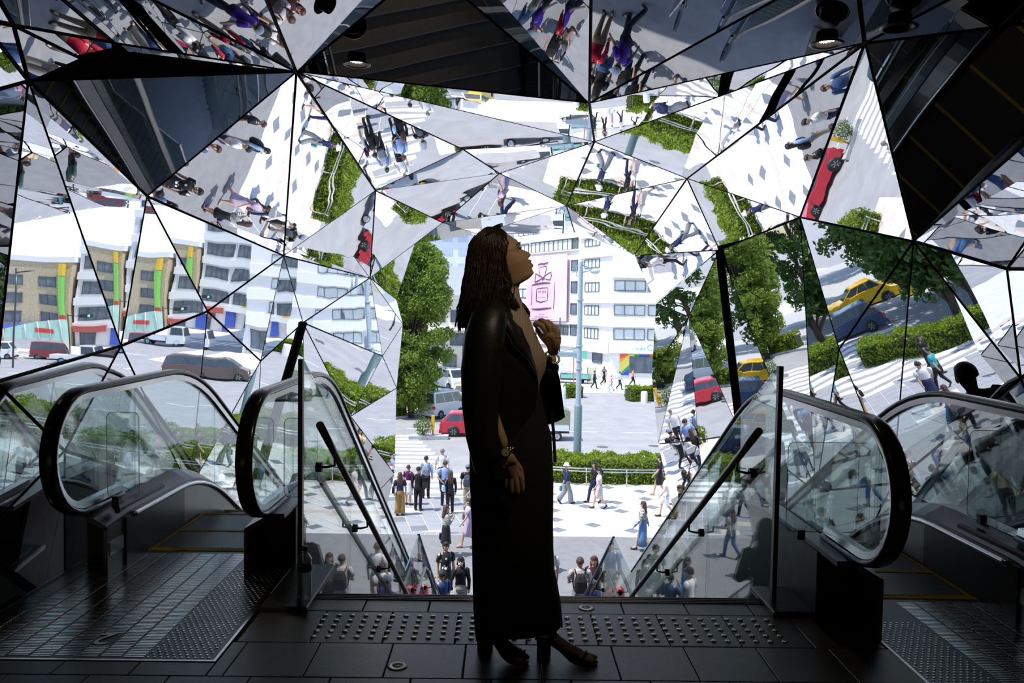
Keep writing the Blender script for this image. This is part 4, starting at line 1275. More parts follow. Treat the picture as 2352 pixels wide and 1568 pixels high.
# ---------------------------------------------------------------- vehicles
M_TYRE = pm('tyre', (0.02, 0.02, 0.02), 0.8)
M_RIM = pm('alloy', (0.6, 0.6, 0.62), 0.3, 0.9)
M_CARGLASS = pm('car_glass', (0.05, 0.07, 0.09), 0.06, var=0.3, scale=1, spec=0.8)
M_TRIM = pm('car_trim', (0.03, 0.03, 0.03), 0.6)
M_LAMPR = pm('tail_lamp', (0.55, 0.05, 0.03), 0.25)
M_LAMPW = pm('head_lamp', (0.85, 0.87, 0.9), 0.15)
M_PLATEY = pm('plate_yellow', (0.8, 0.55, 0.05), 0.5)
def wheels(t, xs, W, r, rim=None):
    b = MB(); b.lathe([(r * 0.62, -0.1), (r * 0.95, -0.1), (r, -0.07), (r, 0.07), (r * 0.95, 0.1), (r * 0.62, 0.1)], 22)
    h = MB()
    h.lathe([(r * 0.64, 0.075), (r * 0.6, 0.09), (r * 0.56, 0.06), (0, 0.06)], 22)
    for k in range(6):
        a = k * PI / 3
        h.prism([(math.cos(a - 0.16) * r * 0.12, math.sin(a - 0.16) * r * 0.12, 0.06), (math.cos(a - 0.12) * r * 0.6, math.sin(a - 0.12) * r * 0.6, 0.06), (math.cos(a + 0.12) * r * 0.6, math.sin(a + 0.12) * r * 0.6, 0.06), (math.cos(a + 0.16) * r * 0.12, math.sin(a + 0.16) * r * 0.12, 0.06)], (0, 0, 0.03))
    tm, hm = b.mesh('wheel', M_TYRE), h.mesh('rim', rim or M_RIM)
    for x in xs:
        for s in (-1, 1):
            w = link('wheel', tm, t, (x, s * (W / 2 - 0.1), r)); w.rotation_euler = (-s * PI / 2, 0, 0)
            link('rim', hm, w)
def car(name, label, x, y, rz, paint, L=4.2, W=1.76, H=1.44, belt=0.90, base=(-1.98, 1.15), roof=(-1.55, 0.30), hood=0.80, n_win=3, group=None, z=STREET - 0.03, plate=None, roofmat=None, wheel_r=0.31, sill=0.24):
    t = empty(name, (x, y, z), rz, label, 'taxi' if name == 'taxi' else ('van' if 'van' in name else 'car'), group)
    h = L / 2
    # lower body: side outline swept over the width with rounded flanks
    out = [(-h, sill + 0.12), (-h + 0.06, sill), (h - 0.1, sill), (h, sill + 0.14), (h - 0.02, hood - 0.14), (h - 0.16, hood - 0.02), (base[1] + 0.02, belt), (base[0] - 0.02, belt), (-h + 0.03, belt - 0.12)]
    rs = []
    for f, sc in ((-1, 0.955), (-0.96, 0.99), (-0.8, 1.0), (0.8, 1.0), (0.96, 0.99), (1, 0.955)):
        rs.append([(px * sc, f * W / 2, sill + (pz - sill) * (0.97 if abs(f) == 1 else 1)) for px, pz in out])
    b = MB(); b.rings(rs, True, 0, False); b.build('body', paint, t)
    # cabin
    hw0, hw1 = W / 2 * 0.94, W / 2 * 0.78
    zb, zt = belt - 0.02, H
    B = [(base[0], -hw0, zb), (base[1], -hw0, zb), (base[1], hw0, zb), (base[0], hw0, zb)]
    T = [(roof[0], -hw1, zt - 0.05), (roof[1], -hw1, zt - 0.05), (roof[1], hw1, zt - 0.05), (roof[0], hw1, zt - 0.05)]
    T2 = [(roof[0] + 0.14, -hw1 * 0.86, zt), (roof[1] - 0.14, -hw1 * 0.86, zt), (roof[1] - 0.14, hw1 * 0.86, zt), (roof[0] + 0.14, hw1 * 0.86, zt)]
    b = MB(); b.rings([B, T, T2], True, 0, False); b.build('cabin', roofmat or paint, t)
    def pane(nm, q, n):
        n = Vector(n).normalized() * 0.012
        v = [Vector(p) + n for p in q]; v2 = [Vector(p) - n for p in q]
        g = MB(); g.add(v + v2, [(0, 1, 2, 3), (7, 6, 5, 4), (0, 4, 5, 1), (1, 5, 6, 2), (2, 6, 7, 3), (3, 7, 4, 0)]); g.build(nm, M_CARGLASS, t)
    def mix(a, b_, f): return Vector(a).lerp(Vector(b_), f)
    lo, hi = 0.10, 0.90
    for (i, j, nm, n) in ((1, 2, 'windscreen', (1, 0, 0.6)), (0, 3, 'rear_window', (-1, 0, 0.5))):
        q = [mix(mix(B[i], B[j], 0.07), mix(T[i], T[j], 0.07), lo), mix(mix(B[i], B[j], 0.93), mix(T[i], T[j], 0.93), lo), mix(mix(B[i], B[j], 0.93), mix(T[i], T[j], 0.93), hi), mix(mix(B[i], B[j], 0.07), mix(T[i], T[j], 0.07), hi)]
        pane(nm, q, n)
    for (i, j, s) in ((0, 1, -1), (3, 2, 1)):
        for k in range(n_win):
            f0, f1 = 0.03 + 0.94 * k / n_win + 0.012, 0.03 + 0.94 * (k + 1) / n_win - 0.012
            q = [mix(mix(B[i], B[j], f0), mix(T[i], T[j], f0), lo), mix(mix(B[i], B[j], f1), mix(T[i], T[j], f1), lo), mix(mix(B[i], B[j], f1), mix(T[i], T[j], f1), hi), mix(mix(B[i], B[j], f0), mix(T[i], T[j], f0), hi)]
            pane('side_window', q, (0, s, 0.3))
        g = MB(); g.bbox(base[1] - 0.42, base[1] - 0.25, s * W / 2 - 0.03, s * (W / 2) + 0.16 if s > 0 else -W / 2 + 0.03, belt - 0.02, belt + 0.13, 0.03) if s > 0 else g.bbox(base[1] - 0.42, base[1] - 0.25, -W / 2 - 0.16, -W / 2 + 0.03, belt - 0.02, belt + 0.13, 0.03)
        g.build('wing_mirror', paint, t)
        g = MB(); g.box(-h - 0.005, -h + 0.16, s * (W / 2 - 0.14) - 0.13, s * (W / 2 - 0.14) + 0.13, belt - 0.30, belt - 0.13); g.build('tail_lamp', M_LAMPR, t)
        g = MB(); g.box(h - 0.2, h + 0.004, s * (W / 2 - 0.22) - 0.17, s * (W / 2 - 0.22) + 0.17, hood - 0.26, hood - 0.12); g.build('head_lamp', M_LAMPW, t)
        for wx in (-h * 0.62, h * 0.62):
            a = MB(); a.lathe([(wheel_r + 0.05, 0), (wheel_r + 0.05, 0.02), (0, 0.02)], 20)
            o = a.build('wheel_arch', M_TRIM, t, (wx, s * (W / 2 - 0.012), wheel_r + 0.01)); o.rotation_euler = (-s * PI / 2, 0, 0)
    g = MB(); g.bbox(h - 0.09, h + 0.05, -W / 2 + 0.08, W / 2 - 0.08, sill - 0.02, sill + 0.16, 0.03); g.build('front_bumper', M_TRIM, t)
    g = MB(); g.bbox(-h - 0.05, -h + 0.1, -W / 2 + 0.06, W / 2 - 0.06, sill - 0.02, sill + 0.2, 0.03); g.build('rear_bumper', paint, t)
    for s in (-1, 1):
        g = MB(); g.box(s * (h + 0.03), s * (h + 0.055), -0.17, 0.17, 0.40, 0.55) if s > 0 else g.box(-h - 0.055, -h - 0.03, -0.17, 0.17, 0.40, 0.55)
        g.build('number_plate', plate or M_BW2, t)
    wheels(t, (-h * 0.62, h * 0.62), W + 0.04, wheel_r)
    return t
def truck(name, label, x, y, rz, paint, bedmat, L=3.4, W=1.5, H=1.8, cargo=None, rim=None, wr=0.28):
    t = empty(name, (x, y, STREET - 0.03), rz, label, 'truck')
    h = L / 2
    c0 = h - 1.15 * L / 3.4
    b = MB()
    out = [(c0, 0.35), (h - 0.04, 0.35), (h, 0.75), (h - 0.08, 1.0 * H / 1.8), (h - 0.38, H - 0.04), (h - 0.5, H), (c0, H)]
    b.rings([[(px * (0.99 if abs(f) == 1 else 1), f * W / 2, pz) for px, pz in out] for f in (-1, -0.93, 0.93, 1)], True, 0, False); b.build('cab', paint, t)
    g = MB(); g.add([(h + 0.0 - 0.06, -W / 2 + 0.1, 1.02 * H / 1.8), (h - 0.06, W / 2 - 0.1, 1.02 * H / 1.8), (h - 0.35, W / 2 - 0.14, H - 0.12), (h - 0.35, -W / 2 + 0.14, H - 0.12)], [(0, 1, 2, 3)])
    g.v = [(p[0] + 0.012, p[1], p[2]) for p in g.v]; g.build('windscreen', M_CARGLASS, t)
    for s in (-1, 1):
        g = MB(); g.prism([(c0 + 0.15, s * (W / 2), 1.05 * H / 1.8), (h - 0.22, s * W / 2, 1.05 * H / 1.8), (h - 0.45, s * W / 2, H - 0.14), (c0 + 0.15, s * W / 2, H - 0.14)], (0, s * 0.012, 0)); g.build('side_window', M_CARGLASS, t)
        g = MB(); g.box(h - 0.05, h + 0.01, s * (W / 2 - 0.2) - 0.1, s * (W / 2 - 0.2) + 0.1, 0.62, 0.76); g.build('head_lamp', M_LAMPW, t)
    b = MB(); b.box(-h, c0, -W / 2 * 0.55, W / 2 * 0.55, 0.42, 0.6); b.build('chassis', M_TRIM, t)
    b = MB()
    b.box(-h, c0 - 0.06, -W / 2, W / 2, 0.6, 0.66)
    for q in ((-h, c0 - 0.06, -W / 2, -W / 2 + 0.04), (-h, c0 - 0.06, W / 2 - 0.04, W / 2), (-h, -h + 0.04, -W / 2, W / 2), (c0 - 0.1, c0 - 0.06, -W / 2, W / 2)):
        b.box(q[0], q[1], q[2], q[3], 0.66, 1.0)
    b.build('cargo_bed', bedmat, t)
    if cargo:
        b = MB(); b.rings([[(px, f * (W / 2 + 0.01), pz) for px, pz in ((-h - 0.02, 0.98), (c0 - 0.05, 0.98), (c0 - 0.05, 1.78), (c0 - 0.3, 1.86), (-h + 0.25, 1.86), (-h - 0.02, 1.74))] for f in (-1, -0.85, 0.85, 1)], True, 0, False); b.build('tarpaulin', cargo, t)
    wheels(t, (-h + 0.75 * L / 3.4, h - 0.6 * L / 3.4), W, wr, rim)
    return t
P_RED = pm('paint_red', (0.62, 0.015, 0.04), 0.2, var=0.05, coat=0.6)
P_SILVER = pm('paint_silver', (0.62, 0.63, 0.66), 0.3, 0.3, var=0.04, coat=0.4)
P_WHITE = pm('paint_white', (0.82, 0.83, 0.84), 0.25, var=0.03, coat=0.4)
P_YEL = pm('paint_yellow', (0.85, 0.52, 0.02), 0.3, var=0.05, coat=0.4)
P_MAROON = pm('paint_maroon', (0.22, 0.03, 0.04), 0.25, var=0.05, coat=0.5)
P_BROWN = pm('paint_brown', (0.13, 0.10, 0.09), 0.25, 0.3, var=0.05, coat=0.5)
P_BLACK = pm('paint_black', (0.02, 0.022, 0.03), 0.2, var=0.05, coat=0.5)
P_TEAL = pm('paint_teal', (0.20, 0.45, 0.44), 0.35, var=0.05)
VAN = dict(L=4.5, W=1.7, H=1.92, belt=1.08, base=(-2.2, 1.9), roof=(-2.12, 1.25), hood=0.98, n_win=3)
KEI = dict(L=3.4, W=1.48, H=1.86, belt=1.02, base=(-1.66, 1.62), roof=(-1.6, 1.05), hood=0.95, n_win=3, wheel_r=0.27)
car('car', 'red hatchback car crossing the junction beside the planter', -1.6, 47.0, 0.04, P_RED, L=4.3, H=1.42)
car('van', 'silver grey microvan seen from behind at the tree-side kerb', -4.2, 54.6, 0.95, P_SILVER, **KEI)
car('van', 'white van facing the camera behind the silver microvan', -5.2, 73.0, -0.9, P_WHITE, **VAN)
car('taxi', 'yellow taxi behind the red hatchback, mostly hidden by the woman', -2.9, 63, 1.35, P_YEL, L=4.4, W=1.7, H=1.5, base=(-1.6, 1.0), roof=(-1.1, 0.3), roofmat=P_YEL)
truck('truck', 'small truck with khaki tarpaulin partly hidden behind the woman', 2.25, 45.8, PI, P_WHITE, P_WHITE, 3.3, 1.45, 1.75, pm('khaki_canvas', (0.28, 0.30, 0.20), 0.8, var=0.15))
truck('truck', 'white and teal flatbed truck parked by the offices behind the lamp post', 6.6, 79.0, PI * 0.92, P_WHITE, P_TEAL, 4.4, 1.7, 2.1)
# traffic further right, seen reflected in the left mirrors
car('van', 'white microvan at the kerb, seen reflected in far left mirror', 36.0, 89.5, PI * 0.97, P_WHITE, plate=M_PLATEY, **KEI)
car('van', 'dark red minivan beside white microvan in the left mirrors', 31.6, 91.0, PI * 0.98, P_MAROON, plate=M_PLATEY, **KEI)
truck('truck', 'white dump truck with pale blue wheel rims in the left mirrors', 27.0, 86.0, PI * 1.02, P_WHITE, P_WHITE, 5.2, 1.9, 2.2, None, pm('rim_blue', (0.15, 0.45, 0.6), 0.4), 0.38)
car('minivan', 'brown minivan reflected in left mirror panels near the dark post', 15.6, 62.0, PI * 0.95, P_BROWN, L=4.6, W=1.76, H=1.66, belt=1.0, base=(-2.2, 1.5), roof=(-2.0, 0.6), hood=0.92)
car('car', 'black car on the road, behind the trees, seen only in right mirrors', -17.5, 47.5, 0.3, P_BLACK)
car('car', 'dark blue car left of the crossing, seen in right mirrors', -9.0, 42.8, 0.3, pm('paint_navy', (0.03, 0.05, 0.12), 0.2, var=0.05, coat=0.5))
car('taxi', 'yellow taxi left of the crossing, seen in right mirrors', -12.5, 48.6, 0.2, P_YEL, L=4.4, W=1.7, H=1.5, base=(-1.6, 1.0), roof=(-1.1, 0.3))

# ---------------------------------------------------------------- street furniture
def lamp_post():
    t = empty('street_lamp', (3.62, 37.4, STREET - 0.03), label='tall blue grey street lamp standing behind the hedge', cat='street lamp')
    g1 = pm('lamp_teal_grey', (0.16, 0.25, 0.27), 0.5); g2 = pm('lamp_blue_grey', (0.36, 0.45, 0.52), 0.45)
    b = MB(); b.lathe([(0.19, 0), (0.19, 3.05), (0.15, 3.15), (0.0, 3.15)], 16); b.build('base', g1, t)
    b = MB(); b.lathe([(0.135, 3.1), (0.105, 9.9), (0.10, 10.0), (0, 10.02)], 16); b.build('pole', g2, t)
    b = MB(); b.tube([(0.0, 0, 9.85), (0.3, 0, 9.72), (0.55, 0, 9.62)], 0.035, 8); b.tube([(0, 0, 9.45), (0.25, 0, 9.5), (0.55, 0, 9.6)], 0.025, 8); b.tube([(0, 0, 9.9), (-0.2, 0, 9.75), (-0.22, 0, 9.3), (0, 0, 9.2)], 0.02, 6); b.build('arm', g2, t)
    b = MB(); b.ball((0.68, 0, 9.52), (0.24, 0.15, 0.13), 14, 8); b.build('lamp_head', pm('lamp_glass', (0.6, 0.66, 0.7), 0.2), t)
    b = MB(); b.bbox(-1.15, 0, -0.05, 0.05, 5.42, 5.66, 0.02); b.tube([(-1.15, 0, 5.6), (0, 0, 5.9)], 0.025, 6); b.build('sign_arm', g2, t)
    b = MB(); b.tube([(-0.95, 0, 5.3), (-0.95, 0, 7.3)], 0.03, 8); b.build('camera_mast', M_TRIM, t)
    for z in (4.8, 5.2, 5.9, 8.1):
        b = MB(); b.lathe([(0.15, 0), (0.16, 0.02), (0.16, 0.08), (0.15, 0.1)], 14); b.build('clamp', g2, t, (0, 0, z))
lamp_post()
def white_bollards():
    for x, y in ((5.05, 66.0), (11.6, 64.0), (9.4, 70.5)):
        t = empty('bollard', (x, y, STREET - 0.03), label={5.05: 'white kerb bollard beside the short far hedge, left of lamp post', 11.6: 'white kerb bollard in front of the far right hedge', 9.4: 'white kerb bollard on the far pavement among walkers'}[x], cat='bollard', group='white bollards at the far kerb')
        b = MB(); b.lathe([(0.28, 0), (0.28, 0.8), (0.22, 0.95), (0, 0.97)], 12); b.build('post', M_BW2, t)
white_bollards()
def shop_board():
    t = empty('sandwich_board', (9.0, 79.5, STREET + 0.06), label='pale yellow sandwich board standing outside the office shop', cat='sign')
    b = MB(); b.prism([(-0.4, 0, 0.1), (0.4, 0, 0.1), (0.4, 0.2, 1.5), (-0.4, 0.2, 1.5)], (0, 0.04, 0)); b.build('board', pm('board_cream', (0.72, 0.70, 0.45), 0.7), t)
    b = MB(); b.tube([(-0.42, -0.02, 0), (-0.42, 0.2, 1.55)], 0.03, 6); b.tube([(0.42, -0.02, 0), (0.42, 0.2, 1.55)], 0.03, 6); b.build('frame', M_BARK, t)
    t = empty('bus_stop_sign', (6.9, 76.8, STREET + 0.06), label='green bus stop sign on a red striped pole', cat='sign')
    b = MB(); b.tube([(0, 0, 0), (0, 0, 3.4)], 0.05, 8); b.build('pole', pm('pole_red', (0.6, 0.12, 0.1), 0.5), t)
    b = MB(); b.bbox(-0.1, 1.3, -0.05, 0.05, 2.6, 3.4, 0.03); b.build('board', pm('board_green', (0.15, 0.6, 0.42), 0.5), t)
shop_board()
def poles_right():
    for k, (x, y, h) in enumerate(((30.5, 80.0, 9.5), (38.5, 87.0, 9.5))):
        t = empty('traffic_pole', (x, y, STREET - 0.03), label=('dark steel lamp pole by the dump truck, seen in mirrors', 'dark steel traffic pole by the microvans, seen in mirrors')[k], cat='pole')
        b = MB(); b.tube([(0, 0, 0), (0, 0, h)], 0.085, 10); b.build('pole', P_BLACK, t)
        b = MB(); b.tube([(0, 0, h - 0.4), (-1.8, 0, h - 0.1)], 0.06, 6); b.build('arm', P_BLACK, t)
    t = empty('traffic_light', (33.0, 100.0, STREET + 0.07), label='traffic light showing green by the station entrance', cat='traffic light')
    b = MB(); b.tube([(0, 0, 0), (0, 0, 4.8)], 0.09, 8); b.tube([(0, 0, 4.6), (-1.6, 0, 4.6)], 0.05, 6); b.build('pole', M_TRIM, t)
    b = MB(); b.bbox(-2.7, -1.5, -0.12, 0.12, 4.4, 4.8, 0.03); b.build('signal_box', M_TRIM, t)
    b = MB(); b.ball((-2.4, -0.12, 4.6), (0.13, 0.05, 0.13)); b.build('green_lens', emit_mat('signal_green', (0.1, 0.9, 0.55), 2.0), t)
poles_right()

# ---------------------------------------------------------------- people on the street
M_SKIN = pm('skin', (0.58, 0.37, 0.26), 0.55, var=0.06, scale=8)
M_SKIN2 = pm('skin_tan', (0.46, 0.28, 0.19), 0.55, var=0.06, scale=8)
HAIRC = {'black': pm('hair_black', (0.015, 0.012, 0.011), 0.45, var=0.3, scale=40, bump=0.6, bscale=80),
         'brown': pm('hair_brown', (0.07, 0.035, 0.02), 0.45, var=0.3, scale=40, bump=0.6, bscale=80),
         'red': pm('hair_auburn', (0.10, 0.03, 0.018), 0.45, var=0.3, scale=40, bump=0.6, bscale=80),
         'grey': pm('hair_grey', (0.2, 0.19, 0.18), 0.5, var=0.2, scale=40)}
M_SHOE = pm('shoe_black', (0.02, 0.02, 0.022), 0.5)
M_SHOEW = pm('shoe_white', (0.7, 0.7, 0.7), 0.6)
def person(x, y, rot, H, label, top=((0.1, 0.1, 0.12), 'short'), bottom=('trousers', (0.03, 0.03, 0.04)), hair=('black', 'short'), pose='stand', bag=None, z=STREET, female=False, topmat=None, botmat=None, shoe=None, group=None, arms=None, skinmat=None, cap=None, mask=False, phase=1):
    t = empty('person', (x, y, z), rot, label, 'person', group)
    S = skinmat or M_SKIN
    hx, sx = 0.050, (0.100 if female else 0.112)
    V = lambda a, b, c: Vector((a * H, b * H, c * H))
    # legs
    legs = {}
    for s in (-1, 1):
        hip = V(s * hx, 0, 0.525)
        if pose == 'walk':
            f = s * phase
            if f > 0: kn, an = V(s * hx, 0.085, 0.295), V(s * hx * 0.9, 0.125, 0.055)
            else: kn, an = V(s * hx, -0.02, 0.285), V(s * hx * 0.9, -0.175, 0.105)
            toe = an + (V(0, 0.085, -0.02) if f > 0 else V(0, 0.06, -0.075))
        else:
            kn, an = V(s * hx * 1.05, 0.008 * s, 0.285), V(s * hx * 1.15, -0.012, 0.05)
            toe = an + V(s * 0.015, 0.085, -0.03)
        legs[s] = (hip, kn, an, toe)
    A = {}
    for s in (-1, 1):
        sh = V(s * sx, -0.005, 0.80)
        mode = (arms or {}).get(s, 'swing' if pose == 'walk' else 'hang')
        if mode == 'hang': el, wr, hd = V(s * (sx + 0.03), -0.015, 0.63), V(s * (sx + 0.032), 0.015, 0.495), V(s * (sx + 0.03), 0.025, 0.43)
        elif mode == 'swing':
            f = -s * phase
            el, wr, hd = V(s * (sx + 0.03), f * 0.06, 0.64), V(s * (sx + 0.025), f * 0.13 + 0.03, 0.52), V(s * (sx + 0.02), f * 0.16 + 0.04, 0.465)
        elif mode == 'phone': el, wr, hd = V(s * (sx + 0.03), 0.03, 0.655), V(s * 0.06, 0.13, 0.77), V(s * 0.045, 0.15, 0.83)
        elif mode == 'front': el, wr, hd = V(s * (sx + 0.045), 0.02, 0.64), V(s * 0.07, 0.13, 0.63), V(s * 0.03, 0.16, 0.635)
        elif mode == 'back': el, wr, hd = V(s * (sx + 0.05), -0.05, 0.64), V(s * 0.06, -0.085, 0.53), V(s * 0.015, -0.09, 0.50)
        elif mode == 'face': el, wr, hd = V(s * (sx + 0.03), 0.05, 0.67), V(s * 0.07, 0.11, 0.84), V(s * 0.04, 0.10, 0.90)
        elif mode == 'wide': el, wr, hd = V(s * (sx + 0.13), 0.02, 0.72), V(s * (sx + 0.19), 0.05, 0.82), V(s * (sx + 0.20), 0.05, 0.88)
        else: el, wr, hd = V(s * (sx + 0.09), -0.01, 0.66), V(s * 0.11, 0.07, 0.57), V(s * 0.07, 0.08, 0.55)
        A[s] = (sh, el, wr, hd)
    # body: one skinned surface
    vs = [V(0, 0, 0.53), V(0, 0, 0.63), V(0, 0.005, 0.74), V(0, 0, 0.80), V(0, -0.002, 0.845), V(0, 0.004, 0.885), V(0, 0.01, 0.925), V(0, 0.004, 0.965)]
    es = [(i, i + 1) for i in range(7)]
    rr = [0.065, 0.058, 0.066, 0.055, 0.026, 0.040, 0.052, 0.042]
    for s in (-1, 1):
        k = len(vs); hip, kn, an, toe = legs[s]
        vs += [hip, hip.lerp(kn, 0.5), kn, kn.lerp(an, 0.35), an, toe]; rr += [0.050, 0.043, 0.032, 0.032, 0.020, 0.016]
        es += [(0, k), (k, k + 1), (k + 1, k + 2), (k + 2, k + 3), (k + 3, k + 4), (k + 4, k + 5)]
        k = len(vs); sh, el, wr, hd = A[s]
        vs += [sh, el, wr, hd]; rr += [0.030, 0.024, 0.015, 0.018]
        es += [(3, k), (k, k + 1), (k + 1, k + 2), (k + 2, k + 3)]
    skin('body', S, vs, es, [r * H for r in rr], t)
    # clothes
    def ell(zf, rx, ry, cy=0.0, n=18):
        return [(rx * H * math.cos(2 * PI * k / n), cy * H + ry * H * math.sin(2 * PI * k / n), zf * H) for k in range(n)]
    wf = 0.90 if female else 1.0
    tm = topmat or cloth(top[0])
    b = MB()
    b.rings([ell(0.50, 0.098, 0.078), ell(0.56, 0.094 * wf, 0.072), ell(0.63, 0.086 * wf, 0.066), ell(0.70, 0.096 * wf, 0.076, 0.006), ell(0.755, 0.104 * wf, 0.074, 0.006), ell(0.80, 0.104 * wf, 0.062), ell(0.825, 0.078 * wf, 0.048), ell(0.845, 0.036, 0.036)])
    if top[1] != 'none':
        for s in (-1, 1):
            sh, el, wr, hd = A[s]
            st = sh + V(-s * 0.02, 0, 0.004)
            if top[1] == 'long': b.tube([st, sh, sh.lerp(el, 0.5), el, el.lerp(wr, 0.5), wr], [0.036 * H, 0.040 * H, 0.035 * H, 0.031 * H, 0.027 * H, 0.022 * H], 10)
            else: b.tube([st, sh, sh.lerp(el, 0.62)], [0.036 * H, 0.041 * H, 0.042 * H], 10)
    b.build('top', tm, t)
    bm = botmat or cloth(bottom[1])
    b = MB(); kind = bottom[0]
    if kind in ('trousers', 'wide', 'shorts'):
        b.rings([ell(0.47, 0.102, 0.076), ell(0.52, 0.100, 0.078), ell(0.57, 0.092 * wf, 0.072), ell(0.585, 0.088 * wf, 0.070)])
        for s in (-1, 1):
            hip, kn, an, toe = legs[s]
            w = {'trousers': (0.056, 0.052, 0.042, 0.036, 0.033), 'wide': (0.058, 0.060, 0.060, 0.062, 0.066), 'shorts': (0.058, 0.056, 0.05, 0.0, 0.0)}[kind]
            pts = [hip, hip.lerp(kn, 0.45), kn, kn.lerp(an, 0.5), an + V(0, 0, 0.0)]
            if kind == 'shorts': pts = pts[:3]
            b.tube(pts, [q * H for q in w[:len(pts)]], 12)
    else:
        hem = {'skirt': 0.27, 'long': 0.11, 'mini': 0.34, 'dress': 0.25, 'gown': 0.30}[kind]
        wd = 0.13 if kind in ('skirt', 'dress') else (0.125 if kind == 'long' else 0.115)
        cy = 0.0
        rs = [ell(hem, wd, 0.10, cy, 24), ell(lerp(hem, 0.5, 0.4), wd * 0.9, 0.088, cy, 24), ell(0.50, 0.104, 0.082, 0, 24), ell(0.56, 0.096 * wf, 0.074, 0, 24), ell(0.62, 0.088 * wf, 0.068, 0, 24)]
        rs[0] = [(p[0] * (1 + 0.05 * math.sin(k * PI / 2)), p[1] * (1 + 0.08 * math.cos(k * PI / 2)), p[2]) for k, p in enumerate(rs[0])]
        b.rings(rs)
    b.build({'trousers': 'trousers', 'wide': 'trousers', 'shorts': 'shorts'}.get(kind, 'skirt'), bm, t)
    # shoes
    for s in (-1, 1):
        hip, kn, an, toe = legs[s]
        d = (toe - an); d.normalize()
        b = MB(); q = an + Vector((0, 0, -0.01 * H))
        b.tube([q - d * 0.03 * H + Vector((0, 0, -0.012 * H)), q + Vector((0, 0, -0.014 * H)), q + d * 0.06 * H + Vector((0, 0, -0.008 * H)), toe + d * 0.03 * H], [0.024 * H, 0.030 * H, 0.027 * H, 0.016 * H], 10, flat=0.8)
        b.build('shoe', shoe or M_SHOE, t)
    # head, face and hair
    hm = HAIRC[hair[0]]; c = V(0, 0.006, 0.932)
    f = MB()
    f.tube([c + V(0, 0.052, 0.008), c + V(0, 0.064, -0.016), c + V(0, 0.052, -0.02)], [0.005 * H, 0.009 * H, 0.004 * H], 6, 0)
    for s in (-1, 1):
        f.ball(c + V(s * 0.020, 0.046, 0.006), (0.009 * H, 0.006 * H, 0.005 * H), 8, 5, 1)
        f.tube([c + V(s * 0.009, 0.051, 0.018), c + V(s * 0.030, 0.044, 0.018)], 0.0025 * H, 5, 1)
        f.ball(c + V(s * 0.050, -0.002, -0.004), (0.006 * H, 0.014 * H, 0.018 * H), 8, 5, 0)
    f.tube([c + V(-0.014, 0.047, -0.034), c + V(0, 0.052, -0.034), c + V(0.014, 0.047, -0.034)], 0.004 * H, 6, 2)
    f.build('face', [S, HAIRC['black'], pm('lips', (0.45, 0.16, 0.14), 0.5)], t)
    b = MB()
    nu, nv = 20, 12; rs = []
    for i in range(nv + 1):
        th = PI * (0.02 + 0.96 * i / nv); ring = []
        for k in range(nu):
            ph = 2 * PI * k / nu
            d = Vector((math.sin(th) * math.cos(ph), math.sin(th) * math.sin(ph), -math.cos(th)))
            r = V(0.060, 0.068, 0.070) if hair[1] != 'short' else V(0.056, 0.064, 0.066)
            if d.y > 0.15 and d.z < 0.50: r = r * 0.72
            if hair[1] == 'short' and d.z < -0.35: r = r * 0.72
            ring.append(c + Vector((d.x * r.x, d.y * r.y - 0.004 * H, d.z * r.z + 0.006 * H)))
        rs.append(ring)
    b.rings(rs)
    if hair[1] == 'long':
        ln = 0.74 + 0.03 * math.sin(x * 7)
        rr_ = []
        for zf, rx, ry, cy in ((0.965, 0.050, 0.045, -0.012), (0.92, 0.062, 0.050, -0.020), (0.86, 0.066, 0.044, -0.030), (0.80, 0.068, 0.036, -0.046), (ln, 0.050, 0.022, -0.062)):
            rr_.append([(rx * H * math.cos(2 * PI * k / 16), cy * H + ry * H * math.sin(2 * PI * k / 16) * (1 if math.sin(2 * PI * k / 16) < 0 else 0.35), zf * H) for k in range(16)])
        b.rings(rr_)
    elif hair[1] == 'tail':
        b.tube([c + V(0, -0.055, 0.03), c + V(0, -0.085, -0.02), c + V(0, -0.07, -0.12)], [0.022 * H, 0.024 * H, 0.008 * H], 8)
    b.build('hair', hm, t)
    if cap:
        b = MB()
        if cap[1] == 'hat':
            b.lathe([(0.092 * H, -0.012 * H), (0.096 * H, -0.006 * H), (0.062 * H, 0.006 * H), (0.058 * H, 0.05 * H), (0.04 * H, 0.062 * H), (0, 0.066 * H)], 20, tuple(c + V(0, 0, 0.022)))
        else:
            b.lathe([(0.063 * H, 0.0), (0.062 * H, 0.025 * H), (0.045 * H, 0.052 * H), (0, 0.062 * H)], 18, tuple(c + V(0, -0.002, 0.018)))
            b.prism([c + V(-0.045, 0.05, 0.018), c + V(0.045, 0.05, 0.018), c + V(0.03, 0.105, 0.008), c + V(-0.03, 0.105, 0.008)], V(0, 0, 0.006))
        b.build('hat', cloth(cap[0]), t)
    if mask:
        b = MB(); b.ball(c + V(0, 0.034, -0.034), (0.036 * H, 0.026 * H, 0.026 * H), 12, 8); b.build('face_mask', cloth((0.8, 0.8, 0.82)), t)
